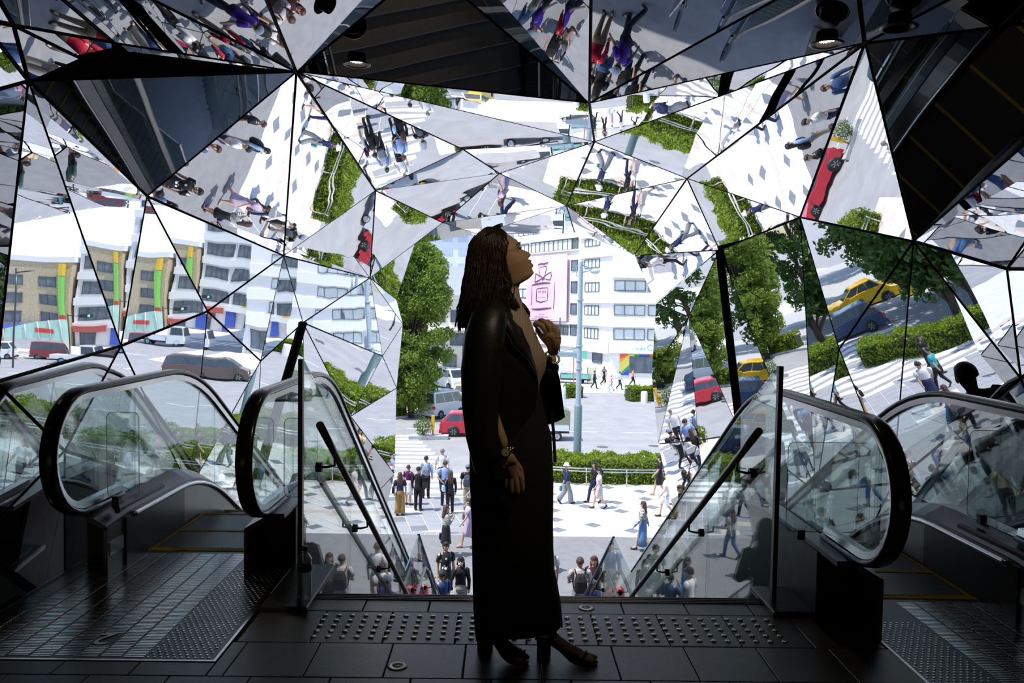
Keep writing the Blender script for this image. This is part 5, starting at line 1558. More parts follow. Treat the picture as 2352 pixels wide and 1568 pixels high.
    if bag:
        b = MB(); kind, bc = bag[0], cloth(bag[1], 0.6)
        if kind == 'backpack':
            b.rings([[(px * H, -0.07 * H - py * H, zf * H) for px, py in ((-w, 0), (w, 0), (w * 0.95, d), (w * 0.6, d * 1.2), (-w * 0.6, d * 1.2), (-w * 0.95, d))] for zf, w, d in ((0.545, 0.075, 0.06), (0.58, 0.088, 0.085), (0.70, 0.085, 0.08), (0.77, 0.06, 0.05), (0.79, 0.03, 0.03))], True, 0, False)
            b.build('backpack', bc, t)
            for s in (-1, 1):
                q = MB(); q.tube([V(s * 0.06, -0.07, 0.78), V(s * 0.075, -0.02, 0.835), V(s * 0.078, 0.06, 0.79), V(s * 0.09, 0.06, 0.66), V(s * 0.09, -0.05, 0.58)], 0.010 * H, 6); q.build('strap', bc, t)
        else:
            s = bag[2] if len(bag) > 2 else 1
            zc = 0.60 if kind == 'shoulder' else 0.36
            xo = s * (sx + 0.055)
            b.rings([[((xo + qx * w) * H, qy * d * H, zf * H) for qx, qy in ((-1, -1), (1, -1), (1, 1), (-1, 1))] for zf, w, d in ((zc - 0.07, 0.026, 0.085), (zc - 0.055, 0.034, 0.10), (zc + 0.05, 0.026, 0.09), (zc + 0.06, 0.012, 0.08))], True, 0, False)
            b.build('bag', bc, t)
            q = MB()
            if kind == 'shoulder': q.tube([(xo * H, -0.07 * H, 0.65 * H), V(s * 0.085, -0.03, 0.835), V(s * 0.085, 0.02, 0.835), (xo * H, 0.07 * H, 0.65 * H)], 0.007 * H, 6)
            else: q.tube([(xo * H, -0.05 * H, (zc + 0.06) * H), (xo * H, 0, (zc + 0.13) * H), (xo * H, 0.05 * H, (zc + 0.06) * H)], 0.006 * H, 6)
            q.build('strap', bc, t)
    return t
W_, L_, R_, T_, A_ = 'walk', PI / 2, -PI / 2, PI, 0.0     # headings: left, right, towards the camera, away
blk, nav, whi, den = (0.02, 0.02, 0.024), (0.03, 0.04, 0.10), (0.78, 0.78, 0.80), (0.07, 0.13, 0.28)
dotm = pattern_mat('dress_dots', (0.75, 0.75, 0.75), (0.02, 0.02, 0.024), 'dots', 9, 0.30)
strm = pattern_mat('striped_knit', (0.04, 0.04, 0.05), (0.75, 0.74, 0.72), 'stripes', 9, 0.5)
chkm = pattern_mat('check_shirt', (0.30, 0.22, 0.25), (0.75, 0.75, 0.78), 'stripes', 14, 0.5)
flom = pattern_mat('floral_top', (0.10, 0.12, 0.10), (0.62, 0.60, 0.55), 'noise', 22, 0.5)
# waiting group by the crossing
person(-3.75, 28.7, 0.15, 1.60, 'woman in mustard wide trousers with a black shoulder bag, from behind', (nav, 'short'), ('wide', (0.42, 0.26, 0.09)), ('red', 'long'), bag=('shoulder', blk, -1), female=True)
person(-3.62, 30.2, -0.5, 1.58, 'woman in white skirt beside the woman in mustard trousers', ((0.10, 0.02, 0.08), 'short'), ('skirt', whi), ('brown', 'short'), female=True)
person(-3.15, 29.4, -0.3, 1.68, 'person all in black with a shoulder bag, middle of waiting group', (blk, 'long'), ('trousers', blk), ('black', 'short'), bag=('shoulder', blk, 1))
person(-3.05, 31.3, 0.0, 1.72, 'person in pale blue shirt with a grey backpack at the crossing', ((0.45, 0.55, 0.72), 'long'), ('trousers', blk), ('black', 'short'), bag=('backpack', (0.25, 0.28, 0.36)))
person(-2.50, 32.6, 0.2, 1.78, 'man in white shirt and dark trousers stepping onto the crossing', (whi, 'short'), ('trousers', blk), ('grey', 'short'), W_)
person(-2.20, 30.2, 0.1, 1.76, 'man in blue shirt with hands clasped behind his back', ((0.32, 0.45, 0.75), 'short'), ('trousers', blk), ('brown', 'short'), arms={-1: 'back', 1: 'back'})
person(-1.92, 29.0, 0.25, 1.62, 'woman in black with a light blue bag, end of the waiting group', (blk, 'long'), ('trousers', blk), ('brown', 'long'), bag=('shoulder', (0.35, 0.55, 0.8), -1), female=True)
person(-1.28, 29.5, -0.1, 1.76, 'man in black T-shirt, grey cap and khaki trousers with backpack', (blk, 'short'), ('trousers', (0.38, 0.33, 0.27)), ('black', 'short'), bag=('backpack', (0.06, 0.07, 0.09)), cap=((0.2, 0.24, 0.3), 'cap'))
person(-1.0, 28.5, L_, 1.70, 'man in glasses and pale shirt, half hidden behind woman in black', (whi, 'short'), ('trousers', blk), ('black', 'short'), W_)
person(-0.98, 27.3, L_, 1.60, 'woman in white blouse with long dark hair walking left', (whi, 'long'), ('trousers', nav), ('brown', 'long'), W_, bag=('shoulder', (0.5, 0.5, 0.5), -1), female=True)
person(-1.05, 24.9, L_ + 0.2, 1.62, 'woman in lilac dress walking left, beside the striped-top woman', ((0.52, 0.42, 0.60), 'short'), ('dress', (0.52, 0.42, 0.60)), ('brown', 'long'), W_, bag=('shoulder', (0.2, 0.15, 0.14), 1), female=True, shoe=M_SKIN2)
person(-1.70, 24.0, R_ + 0.3, 1.62, 'woman in striped top and black skirt raising a phone', (whi, 'long'), ('skirt', blk), ('brown', 'long'), arms={-1: 'phone', 1: 'phone'}, topmat=strm, bag=('hand', nav, -1), female=True)
person(-1.42, 20.1, T_ + 0.4, 1.66, 'woman in black dress with white dots, sunglasses on her head', (blk, 'short'), ('dress', blk), ('black', 'tail'), topmat=dotm, botmat=dotm, female=True)
person(-0.98, 19.1, T_, 1.60, 'woman in face mask and black coat holding a phone up', (blk, 'long'), ('wide', (0.4, 0.38, 0.36)), ('black', 'long'), arms={1: 'face'}, mask=True, female=True)
person(-2.06, 19.3, 2.2, 1.60, 'woman with black bob in denim jacket beside the lower glass', (den, 'long'), ('trousers', blk), ('black', 'long'), female=True)
person(-1.88, 18.3, -0.9, 1.66, 'person in black cap and white shirt, back to the glass', (whi, 'short'), ('trousers', blk), ('black', 'short'), cap=(blk, 'cap'), arms={1: 'front'})
person(-1.36, 18.0, 0.7, 1.64, 'person in blue denim jacket lifting a phone at stairs foot', ((0.05, 0.11, 0.26), 'long'), ('trousers', blk), ('black', 'short'), arms={-1: 'face', 1: 'phone'})
# right of the woman
person(1.93, 18.7, 0.05, 1.76, 'man in chequered shirt with a black backpack, seen from behind', (whi, 'short'), ('shorts', (0.2, 0.2, 0.23)), ('brown', 'short'), arms={-1: 'front', 1: 'front'}, topmat=chkm, bag=('backpack', blk))
person(2.32, 19.1, T_ - 0.3, 1.66, 'woman with auburn hair in black dress facing the stairs', ((0.05, 0.02, 0.025), 'short'), ('dress', blk), ('red', 'long'), female=True)
person(2.55, 30.7, R_ + 0.4, 1.62, 'woman in white sun hat, navy jacket and grey wide trousers', (nav, 'long'), ('wide', (0.25, 0.27, 0.31)), ('brown', 'short'), W_, bag=('hand', (0.1, 0.35, 0.38), -1), cap=(whi, 'hat'), female=True)
person(3.68, 30.9, L_ + 0.2, 1.66, 'woman in dark clothes walking left behind another on white paving', (blk, 'long'), ('trousers', nav), ('black', 'long'), W_, female=True)
person(3.78, 30.0, L_ + 0.1, 1.58, 'woman in pale top and checked skirt carrying a tan bag', ((0.66, 0.60, 0.62), 'short'), ('skirt', (0.4, 0.38, 0.38)), ('black', 'tail'), W_, bag=('hand', (0.52, 0.32, 0.18), 1), female=True, botmat=chkm)
person(6.55, 32.2, L_ - 0.1, 1.68, 'woman in black dress walking left in front of the hedge', (blk, 'short'), ('gown', blk), ('black', 'tail'), W_, female=True, shoe=M_SKIN2)
person(6.15, 28.9, L_, 1.66, 'person in white shirt and dark shoes at the right tunnel edge', (whi, 'short'), ('shorts', whi), ('brown', 'short'), W_)
person(4.55, 24.8, L_ - 0.2, 1.62, 'woman in floral blouse and long blue denim skirt walking alone', (flom and (0.4, 0.4, 0.4), 'long'), ('long', (0.12, 0.24, 0.46)), ('brown', 'long'), W_, topmat=flom, female=True)
person(1.22, 19.6, 0.3, 1.78, 'man in white T-shirt hidden behind the woman but for his arm', (whi, 'short'), ('shorts', (0.3, 0.28, 0.25)), ('brown', 'short'))
# far side by the shop
person(8.6, 73.6, R_, 1.7, 'person in dark suit striding across the far pavement', (nav, 'long'), ('trousers', blk), ('black', 'short'), W_, z=STREET + 0.06)
person(9.95, 71.8, L_, 1.5, 'small person in pink with a white cap on the far pavement', ((0.7, 0.45, 0.5), 'short'), ('mini', (0.7, 0.45, 0.5)), ('black', 'short'), W_, z=STREET + 0.06, cap=(whi, 'cap'))
person(10.9, 73.0, R_ - 0.2, 1.72, 'person in white top and dark trousers on the far pavement', (whi, 'short'), ('trousers', (0.05, 0.06, 0.08)), ('brown', 'short'), W_, z=STREET + 0.06)
person(12.7, 76.5, R_, 1.7, 'person in orange top outside the rainbow shop window', ((0.75, 0.3, 0.16), 'short'), ('trousers', blk), ('brown', 'short'), W_, z=STREET + 0.06)
person(10.2, 79.0, T_, 1.7, 'person in grey standing beside the sandwich board', ((0.25, 0.25, 0.24), 'short'), ('trousers', (0.2, 0.18, 0.14)), ('black', 'short'), z=STREET + 0.06)
person(9.9, 76.8, R_, 1.7, 'person in black with white bag passing the shop', (blk, 'short'), ('trousers', blk), ('black', 'short'), W_, z=STREET + 0.06)
# people at the foot of the stairs, seen mainly in the ceiling mirrors
def crowd():
    rng = random.Random(9)
    spec = [((0.55, 0.03, 0.06), 'red polo shirt and khaki trousers', (0.42, 0.33, 0.2), 0, 17.7), ((0.16, 0.06, 0.48), 'purple T-shirt and white cap', (0.05, 0.05, 0.07), 0.62, 17.2), ((0.05, 0.05, 0.06), 'black vest and denim shorts', den, 0.3, 18.7),
            ((0.62, 0.62, 0.66), 'pale grey shirt and black trousers', blk, 0.95, 18.6), (den, 'denim shirt and grey trousers', (0.2, 0.2, 0.21), -0.25, 20.2), ((0.4, 0.34, 0.42), 'mauve blouse and black skirt', blk, 0.75, 20.6),
            (whi, 'white shirt and navy trousers', nav, 0.25, 22), ((0.03, 0.03, 0.035), 'black jacket and black jeans', blk, 1.15, 22.6), ((0.3, 0.42, 0.6), 'sky blue shirt and beige trousers', (0.4, 0.34, 0.27), 0.55, 23.6),
            ((0.5, 0.05, 0.07), 'crimson top and cream trousers', (0.6, 0.55, 0.48), 5, 18.2), ((0.1, 0.12, 0.13), 'charcoal T-shirt and blue jeans', den, 5.6, 20), ((0.6, 0.5, 0.3), 'yellow ochre top and black trousers', blk, 5, 21.5),
            ((0.05, 0.1, 0.09), 'dark green shirt and black shorts', blk, 6, 23.4), (whi, 'white blouse and grey skirt', (0.3, 0.3, 0.32), -3.8, 18.4), ((0.12, 0.1, 0.3), 'indigo top and white trousers', (0.7, 0.7, 0.7), -4.3, 20.4),
            ((0.2, 0.2, 0.22), 'grey hoodie and black trousers', blk, -4.8, 22.3), ((0.45, 0.25, 0.2), 'rust jumper and blue jeans', den, -5.3, 18.8), ((0.02, 0.02, 0.02), 'black shirt and cream skirt', (0.65, 0.6, 0.5), 5.9, 17.6)]
    for k, (tc, words, bc, x, y) in enumerate(spec):
        fem = k % 3 == 2
        person(x, y, rng.uniform(0, 6.28), rng.uniform(1.58, 1.8), 'person in %s at the stairs foot, seen in mirrors' % words, (tc, 'short' if k % 4 else 'long'),
               ('skirt' if 'skirt' in words else ('shorts' if 'shorts' in words else 'trousers'), bc), (('black', 'brown', 'black')[k % 3], 'long' if fem else 'short'), W_ if k % 2 else 'stand', female=fem,
               cap=(whi, 'cap') if 'cap' in words else None, bag=('backpack', blk) if k % 5 == 3 else None)
    spec = [(-6.5, 29, 'teal shirt and dark shorts', (0.05, 0.35, 0.4), blk), (-7.2, 31, 'black blazer and trousers', blk, blk), (-5.5, 27.5, 'white T-shirt and navy skirt', whi, nav), (-4.6, 24.2, 'grey T-shirt and jeans', (0.3, 0.3, 0.32), den),
            (-8.5, 28, 'pink blouse and white trousers', (0.6, 0.35, 0.42), whi), (6.4, 27.4, 'white shirt and black trousers', whi, blk), (7.0, 30.6, 'blue dress shirt and slacks', (0.25, 0.35, 0.6), blk), (9.6, 31.5, 'black top and beige skirt', blk, (0.5, 0.42, 0.34)), (-5.2, 33.5, 'tan jacket and dark trousers', (0.4, 0.28, 0.17), blk)]
    for k, (x, y, words, tc, bc) in enumerate(spec):
        person(x, y, rng.uniform(0, 6.28), rng.uniform(1.58, 1.76), 'person in %s on the paving, seen in side mirrors' % words, (tc, 'short'), ('skirt' if 'skirt' in words else 'trousers', bc), (('black', 'brown')[k % 2], 'long' if k % 2 else 'short'), W_, female=bool(k % 2))
crowd()
# on the stairs and the right escalator
person(0.06, 7.45, 0.1, 1.66, 'woman with raised arms on the stairs, reflected in right glass', ((0.10, 0.11, 0.12), 'long'), ('trousers', blk), ('black', 'long'), arms={-1: 'front', 1: 'front'}, z=stair_z(7.45) - 0.03, female=True)
person(2.08, 6.42, 0.0, 1.66, 'man in black riding down the right escalator', (blk, 'long'), ('trousers', blk), ('black', 'short'), z=-1.02)

# ---------------------------------------------------------------- the woman on the landing
def woman():
    Y0 = 3.17
    t = empty('person', (0.04, Y0, 0.0), label='woman in black leather jacket and long black skirt looking up at mirrors', cat='person')
    M_WSKIN = pm('skin_warm', (0.55, 0.34, 0.22), 0.5, var=0.05, scale=10)
    M_LIP = pm('lips_rose', (0.42, 0.14, 0.12), 0.4)
    M_LEATHER = pm('black_leather', (0.012, 0.012, 0.013), 0.42, var=0.2, scale=30, bump=0.06, bscale=120, spec=0.35)
    M_DRESS = pm('black_crepe', (0.007, 0.007, 0.009), 0.85, var=0.2, scale=60, bump=0.1)
    M_KNIT = pattern_mat('ribbed_knit', (0.40, 0.31, 0.24), (0.52, 0.42, 0.34), 'ribs', 50, 0.5, 0.8)
    M_HAIR = pm('hair_chestnut', (0.035, 0.021, 0.012), 0.42, var=0.4, scale=45, bump=0.12, bscale=50)
    M_SUEDE = pm('tan_suede', (0.26, 0.16, 0.09), 0.7, var=0.1)
    M_GOLD = pm('gold_metal', (0.75, 0.55, 0.25), 0.25, 1.0)
    M_PEARL = pm('pearl', (0.85, 0.82, 0.75), 0.25)
    ox = -0.04                                             # all x below are measured in the room; shift to the root
    def w(x, y, z): return Vector((x + ox, y, z))
    # ---- head and neck
    cx, cz, tilt = -0.018, 1.631, 24 * D2R
    ct, st = math.cos(tilt), math.sin(tilt)
    def H(u, y, v): return w(cx + u * ct - v * st, y, cz + u * st + v * ct)
    fv = [-0.135, -0.128, -0.119, -0.098, -0.075, -0.056, -0.045, -0.014, 0.0, 0.028, 0.07, 0.095, 0.108, 0.114]
    fu = [0.060, 0.080, 0.0955, 0.0935, 0.0935, 0.0925, 0.088, 0.083, 0.0875, 0.0838, 0.055, 0.025, 0.0, -0.015]
    bv = [-0.135, -0.12, -0.07, -0.02, 0.03, 0.08, 0.10, 0.110, 0.114]
    bu = [-0.062, -0.066, -0.080, -0.100, -0.105, -0.085, -0.062, -0.040, -0.022]
    wv = [-0.135, -0.12, -0.09, -0.06, -0.02, 0.03, 0.08, 0.10, 0.110, 0.114]
    ww = [0.046, 0.050, 0.058, 0.067, 0.073, 0.075, 0.060, 0.042, 0.022, 0.004]
    nv_ = [-0.066, -0.060, -0.056, -0.052, -0.0456, -0.036, -0.027, -0.014, -0.004, 0.004]
    nu_ = [0.0, 0.002, 0.006, 0.0155, 0.0245, 0.021, 0.016, 0.004, 0.001, 0.0]
    lv_ = [-0.105, -0.098, -0.0929, -0.086, -0.0775, -0.0754, -0.073, -0.0708, -0.066, -0.060]
    lu_ = [0.0, 0.002, 0.0112, 0.011, 0.0075, 0.0055, 0.009, 0.0135, 0.009, 0.0]
    rs = []; levels = []
    N = 64
    # neck rings first (upright), then the head (tilted)
    for z, xa, xb, hw in ((1.395, -0.085, 0.055, 0.085), (1.43, -0.075, 0.048, 0.062), (1.465, -0.072, 0.052, 0.055), (1.495, -0.066, 0.056, 0.053), (1.515, -0.060, 0.062, 0.053)):
        rs.append([w((xa + xb) / 2 + (xb - xa) / 2 * math.cos(2 * PI * k / N), hw * math.sin(2 * PI * k / N), z) for k in range(N)])
    for v in list(np.arange(-0.133, 0.1135, 0.0035)) + [0.1138]:
        f, b, hw = interp(v, fv, fu), interp(v, bv, bu), interp(v, wv, ww)
        nb, lb = interp(v, nv_, nu_), interp(v, lv_, lu_)
        mid, half = (f + b) / 2, (f - b) / 2
        ring = []
        for k in range(N):
            a = 2 * PI * k / N
            c, s = math.cos(a), math.sin(a)
            cc = math.copysign(abs(c) ** 0.85, c); ss = math.copysign(abs(s) ** 0.9, s)
            jaw = max(0, min(1, (-0.03 - v) / 0.09)) * 0.30 * max(0, c)
            u = mid + half * cc; y = hw * ss * (1 - jaw)
            if c > 0:
                sn = 0.0085 + 0.006 * max(0, min(1, (-0.02 - v) / 0.03))
                u += nb * math.exp(-(y / sn) ** 2) + lb * math.exp(-(y / 0.021) ** 2) * (1 if abs(y) < 0.04 else 0)
                for sd in (-1, 1):
                    u -= 0.011 * math.exp(-((y - sd * 0.031) / 0.014) ** 2 - ((v + 0.016) / 0.012) ** 2)
                    u += 0.004 * math.exp(-((y - sd * 0.034) / 0.018) ** 2 - ((v - 0.006) / 0.007) ** 2)
                    u += 0.005 * math.exp(-((y - sd * 0.042) / 0.020) ** 2 - ((v + 0.045) / 0.018) ** 2)
            ring.append(H(u, y, v))
        rs.append(ring); levels.append(v)
    b = MB(); b.rings(rs, True, 0, True)
    nn = 5
    for i in range(len(rs) - 1):
        vv = levels[max(0, i - nn)] if i >= nn else -1
        if -0.097 < vv < -0.064:
            for k in list(range(0, 4)) + list(range(N - 4, N)):
                lim = 3 if -0.09 < vv < -0.07 else 2
                kk = k if k < 10 else N - 1 - k
                if kk < lim: b.mi[i * N + k] = 1
    b.build('head', [M_WSKIN, M_LIP], t)
    e = MB()
    white, dark = pm('eye_white', (0.75, 0.72, 0.68), 0.2), pm('eye_dark', (0.04, 0.025, 0.015), 0.15)
    for sd in (-1, 1):
        e.ball(H(0.0705, sd * 0.031, -0.017), (0.0095, 0.0095, 0.0080), 14, 10, 0)
        e.ball(H(0.0785, sd * 0.0315, -0.0150), (0.0030, 0.0048, 0.0048), 10, 6, 1)
        e.tube([H(0.079, sd * 0.018, -0.012), H(0.0855, sd * 0.029, -0.0065), H(0.081, sd * 0.041, -0.008), H(0.072, sd * 0.049, -0.014)], [0.001, 0.0022, 0.0022, 0.001], 6, 1)
        e.tube([H(0.087, sd * 0.012, 0.006), H(0.090, sd * 0.025, 0.013), H(0.083, sd * 0.043, 0.013), H(0.072, sd * 0.055, 0.006)], [0.002, 0.0032, 0.0028, 0.001], 6, 1)
        for q in range(5):
            yy = sd * (0.022 + 0.006 * q)
            e.tube([H(0.083, yy, -0.009), H(0.092, yy * 1.04, -0.004)], 0.0006, 4, 1)
    e.build('eyes', [white, dark], t)
    for sd in (-1, 1):
        b = MB()
        b.tube([H(-0.006, sd * 0.072, -0.066), H(-0.016, sd * 0.079, -0.050), H(-0.024, sd * 0.083, -0.025), H(-0.014, sd * 0.084, -0.008), H(0.0, sd * 0.079, -0.016), H(0.001, sd * 0.074, -0.036)], [0.006, 0.007, 0.006, 0.006, 0.005, 0.004], 8)
        b.ball(H(-0.008, sd * 0.074, -0.040), (0.010, 0.004, 0.020), 10, 6)
        b.build('ear', M_WSKIN, t)
        b = MB(); b.ball(H(-0.004, sd * 0.083, -0.070), 0.0042, 10, 8); b.build('pearl_earring', M_PEARL, t)
    # ---- hair: one mass with wavy locks over it
    hz = [1.742, 1.735, 1.717, 1.69, 1.66, 1.62, 1.58, 1.55, 1.50, 1.46, 1.42, 1.385, 1.36, 1.335]
    hb = [-0.075, -0.088, -0.108, -0.128, -0.141, -0.147, -0.152, -0.156, -0.160, -0.165, -0.170, -0.175, -0.178, -0.178]
    hf = [-0.045, -0.015, 0.008, 0.012, 0.000, -0.012, -0.012, -0.004, 0.010, 0.018, 0.006, -0.030, -0.085, -0.120]
    hw = [0.015, 0.036, 0.062, 0.080, 0.088, 0.091, 0.094, 0.097, 0.102, 0.106, 0.106, 0.10, 0.08, 0.05]
    rng = random.Random(12)
    rs = []
    zs = np.linspace(1.742, 1.335, 46); NH = 60
    for z in zs:
        bq, fq, wq = (interp(-z, [-a for a in hz], q) for q in (hb, hf, hw))
        mid, half = (bq + fq) / 2, (fq - bq) / 2
        ring = []
        for k in range(NH):
            a = 2 * PI * k / NH
            c, s = math.cos(a), math.sin(a)
            dn = max(0, (1.66 - z) / 0.3)
            rip = 1 + (0.016 + 0.05 * dn) * math.sin(a * 9 + math.sin(z * 17 + a) * 1.3) * 0.6 + 0.02 * dn * math.sin(a * 15 + z * 26)
            ring.append(w(mid + half * math.copysign(abs(c) ** 0.6, c) * rip, wq * math.copysign(abs(s) ** 0.6, s) * rip, z))
        rs.append(ring)
    b = MB(); b.rings(rs); b.build('hair', M_HAIR, t)
    lk = MB()
    def lock(pts, r):
        P = [Vector(p) for p in pts]
        out = []
        for i in range(len(P) - 1):
            for f in (0, 0.5): out.append(P[i].lerp(P[i + 1], f))
        out.append(P[-1])
        out = [q + Vector((rng.gauss(0, 0.0012), rng.gauss(0, 0.0012), 0)) for q in out]
        n = len(out)
        lk.tube(out, [r * (0.45 + 0.9 * math.sin(PI * min(1, (i + 1) / n * 0.8))) * (0.25 if i == n - 1 else 1) for i in range(n)], 6)
    for k in range(340):
        sd = -1 if k % 3 else 1
        f = rng.random()
        x0 = lerp(-0.085, -0.02, f)
        xe = lerp(-0.178, 0.01, f) + rng.gauss(0, 0.012)
        ze = lerp(1.335, 1.40, f) + rng.uniform(-0.02, 0.05)
        ph = rng.uniform(0, 6.28)
        pts = []
        for i in range(13):
            g = i / 12.0
            z = lerp(1.7405 - 0.012 * rng.random(), ze, g ** 1.15)
            wq = interp(-z, [-a for a in hz], hw)
            edge = 1 - 0.55 * max(0, (0.25 - f) / 0.25) ** 1.2
            xb_, xf_ = interp(-z, [-a for a in hz], hb), interp(-z, [-a for a in hz], hf)
            xm = min(max(lerp(x0, xe, min(1, g * 3)) if g < 0.34 else xe, xb_ + 0.004), xf_ + 0.002 + 0.02 * g)
            pts.append(w(xm + 0.024 * g * g * math.sin(g * 10 + ph), sd * (wq * edge + 0.002 + 0.008 * g * g * math.sin(g * 8 + ph)), z))
        lock(pts, rng.uniform(0.0012, 0.0034))
    for k in range(26):         # back edge and loose tips
        y = rng.uniform(-0.07, 0.07); ph = rng.uniform(0, 6.28)
        ze = rng.uniform(1.31, 1.40)
        pts = [w(interp(-lerp(1.70, ze, i / 8), [-a for a in hz], hb) + 0.002 - 0.004 * math.sin(i * 1.3 + ph) - 0.006 * (i / 8) ** 2 * rng.random(), y * (1 + 0.2 * math.sin(i + ph)), lerp(1.70, ze, i / 8)) for i in range(9)]
        lock(pts, rng.uniform(0.002, 0.006))
    for k in range(16):         # the lock that falls in front of the throat, far side
        ph = rng.uniform(0, 6.28); d = rng.uniform(0, 0.035)
        pts = [w(lerp(0.02, 0.075 + d, (i / 6) ** 0.8) + 0.01 * math.sin(i * 1.1 + ph), 0.05 + 0.02 * math.sin(ph), lerp(1.50, 1.375 + 0.02 * math.sin(ph), i / 6)) for i in range(7)]
        lock(pts, rng.uniform(0.002, 0.0045))
    for k in range(14):         # near side lock over the shoulder and collar
        ph = rng.uniform(0, 6.28); d = rng.uniform(-0.02, 0.03)
        pts = [w(lerp(-0.01, 0.035 + d, (i / 6)) + 0.008 * math.sin(i * 1.2 + ph), -0.095 - 0.01 * math.sin(ph + i), lerp(1.54, 1.40 + 0.03 * math.sin(ph), i / 6)) for i in range(7)]
        lock(pts, rng.uniform(0.004, 0.008))
    tag(lk.build('hair_locks', M_HAIR, t), kind='stuff')
    # ---- sunglasses pushed up on the head
    sg = MB()
    for sd in (-1, 1):
        c = w(-0.02, sd * 0.034, 1.733)
        pts = []
        for k in range(17):
            a = 2 * PI * k / 16
            pts.append(c + Vector((0.020 * math.cos(a) - 0.012, 0.030 * math.sin(a), 0.008 * math.cos(a) + 0.010)))
        sg.tube(pts, 0.003, 6)
        sg.tube([c + Vector((-0.02, sd * 0.03, 0.004)), w(-0.06, sd * 0.074, 1.712), w(-0.10, sd * 0.086, 1.68)], 0.003, 6)
    sg.tube([w(-0.022, -0.006, 1.745), w(-0.018, 0, 1.747), w(-0.022, 0.006, 1.745)], 0.003, 6)
    sg.build('sunglasses', pm('acetate_black', (0.01, 0.01, 0.01), 0.1, spec=0.8), t)
    # ---- body: one continuous skinned figure (torso, arms, legs); hands grow from the wrists
    Rr = {'near': [w(-0.035, -0.15, 1.365), w(-0.055, -0.225, 1.24), w(-0.07, -0.235, 1.08), w(-0.035, -0.24, 0.985), w(0.010, -0.24, 0.885)],
          'far': [w(-0.02, 0.165, 1.385), w(0.03, 0.22, 1.22), w(0.085, 0.225, 1.06), w(0.155, 0.16, 1.14), w(0.208, 0.075, 1.222)]}
    vs = [w(0.03, 0, 0.95), w(0.02, 0, 1.08), w(0.01, 0, 1.22), w(-0.015, 0, 1.34), w(-0.012, 0, 1.42), w(-0.006, 0, 1.49)]
    es = [(i, i + 1) for i in range(5)]
    rr = [0.105, 0.088, 0.095, 0.085, 0.048, 0.046]
    for a in Rr.values():
        k = len(vs); vs += a; rr += [0.036, 0.040, 0.036, 0.033, 0.024]
        es += [(3, k)] + [(k + i, k + i + 1) for i in range(4)]
    for x, y, zx, zy in ((0.05, -0.08, -0.035, 0.02), (0.06, 0.08, 0.205, -0.045)):
        k = len(vs)
        vs += [w(x, y, 0.88), w((x + zx) / 2 + 0.03, (y + zy) / 2, 0.5), w(zx - 0.02, zy, 0.24), w(zx, zy, 0.115)]; rr += [0.082, 0.055, 0.045, 0.032]
        es += [(0, k), (k, k + 1), (k + 1, k + 2), (k + 2, k + 3)]
    skin('body', M_WSKIN, vs, es, rr, t, 2)
    # right hand, hanging and half closed, back of the hand to the camera
    def hand(name, wrist, palm, knuckles, chains, thumb, fat=1.0, fill=[]):
        v = [wrist, wrist.lerp(palm, 0.5), palm] + fill; e_ = [(0, 1), (1, 2)] + [(2 + i, 3 + i) for i in range(len(fill))]; r_ = [0.021, 0.023, 0.027 * fat] + [0.036, 0.027][:len(fill)]
        for kn, ch in zip(knuckles, chains):
            k = len(v); v += [palm.lerp(kn, 0.55), kn] + ch; r_ += [0.0135 * fat, 0.0115 * (1 + (fat - 1) * 0.5)] + [0.0102, 0.0090, 0.0072][:len(ch)]
            e_ += [(2, k)] + [(k + i, k + i + 1) for i in range(len(ch) + 1)]
        k = len(v); v += thumb; r_ += [0.0145, 0.0115, 0.0095, 0.0075][:len(thumb)]
        e_ += [(1, k)] + [(k + i, k + i + 1) for i in range(len(thumb) - 1)]
        return skin(name, M_WSKIN, v, e_, r_, t, 2)
    yb = -0.245
    U = Vector((0, 0, 0.042))
    kn = [w(0.074, yb + 0.012, 0.735) + U, w(0.056, yb - 0.004, 0.724) + U, w(0.036, yb - 0.006, 0.722) + U, w(0.018, yb + 0.002, 0.730) + U]
    ch = [[w(0.080, yb + 0.018, 0.690), w(0.068, yb + 0.036, 0.660), w(0.056, yb + 0.042, 0.648)],
          [w(0.060, yb + 0.000, 0.680), w(0.052, yb + 0.028, 0.668), w(0.046, yb + 0.044, 0.682)],
          [w(0.038, yb - 0.002, 0.682), w(0.034, yb + 0.026, 0.674), w(0.032, yb + 0.040, 0.690)],
          [w(0.020, yb + 0.004, 0.694), w(0.020, yb + 0.028, 0.688), w(0.022, yb + 0.038, 0.702)]]
    ch = [[q + U for q in c_] for c_ in ch]
    hand('right_hand', w(0.012, -0.24, 0.878), w(0.040, yb, 0.817), kn, ch, [q + U for q in [w(0.046, yb + 0.02, 0.80), w(0.070, yb + 0.034, 0.765), w(0.080, yb + 0.042, 0.725), w(0.074, yb + 0.048, 0.695)]], 1.15)
    # left hand, raised to the chest and closed on the lapel
    kn = [w(0.156, -0.022, 1.348), w(0.178, -0.028, 1.352), w(0.200, -0.026, 1.344), w(0.218, -0.016, 1.326)]
    ch = [[w(0.128, -0.012, 1.360), w(0.124, 0.012, 1.352), w(0.134, 0.028, 1.340)],
          [w(0.150, -0.008, 1.372), w(0.142, 0.020, 1.366), w(0.148, 0.036, 1.350)],
          [w(0.176, -0.004, 1.366), w(0.166, 0.024, 1.360), w(0.168, 0.040, 1.344)],
          [w(0.202, 0.004, 1.348), w(0.190, 0.028, 1.344), w(0.188, 0.042, 1.330)]]
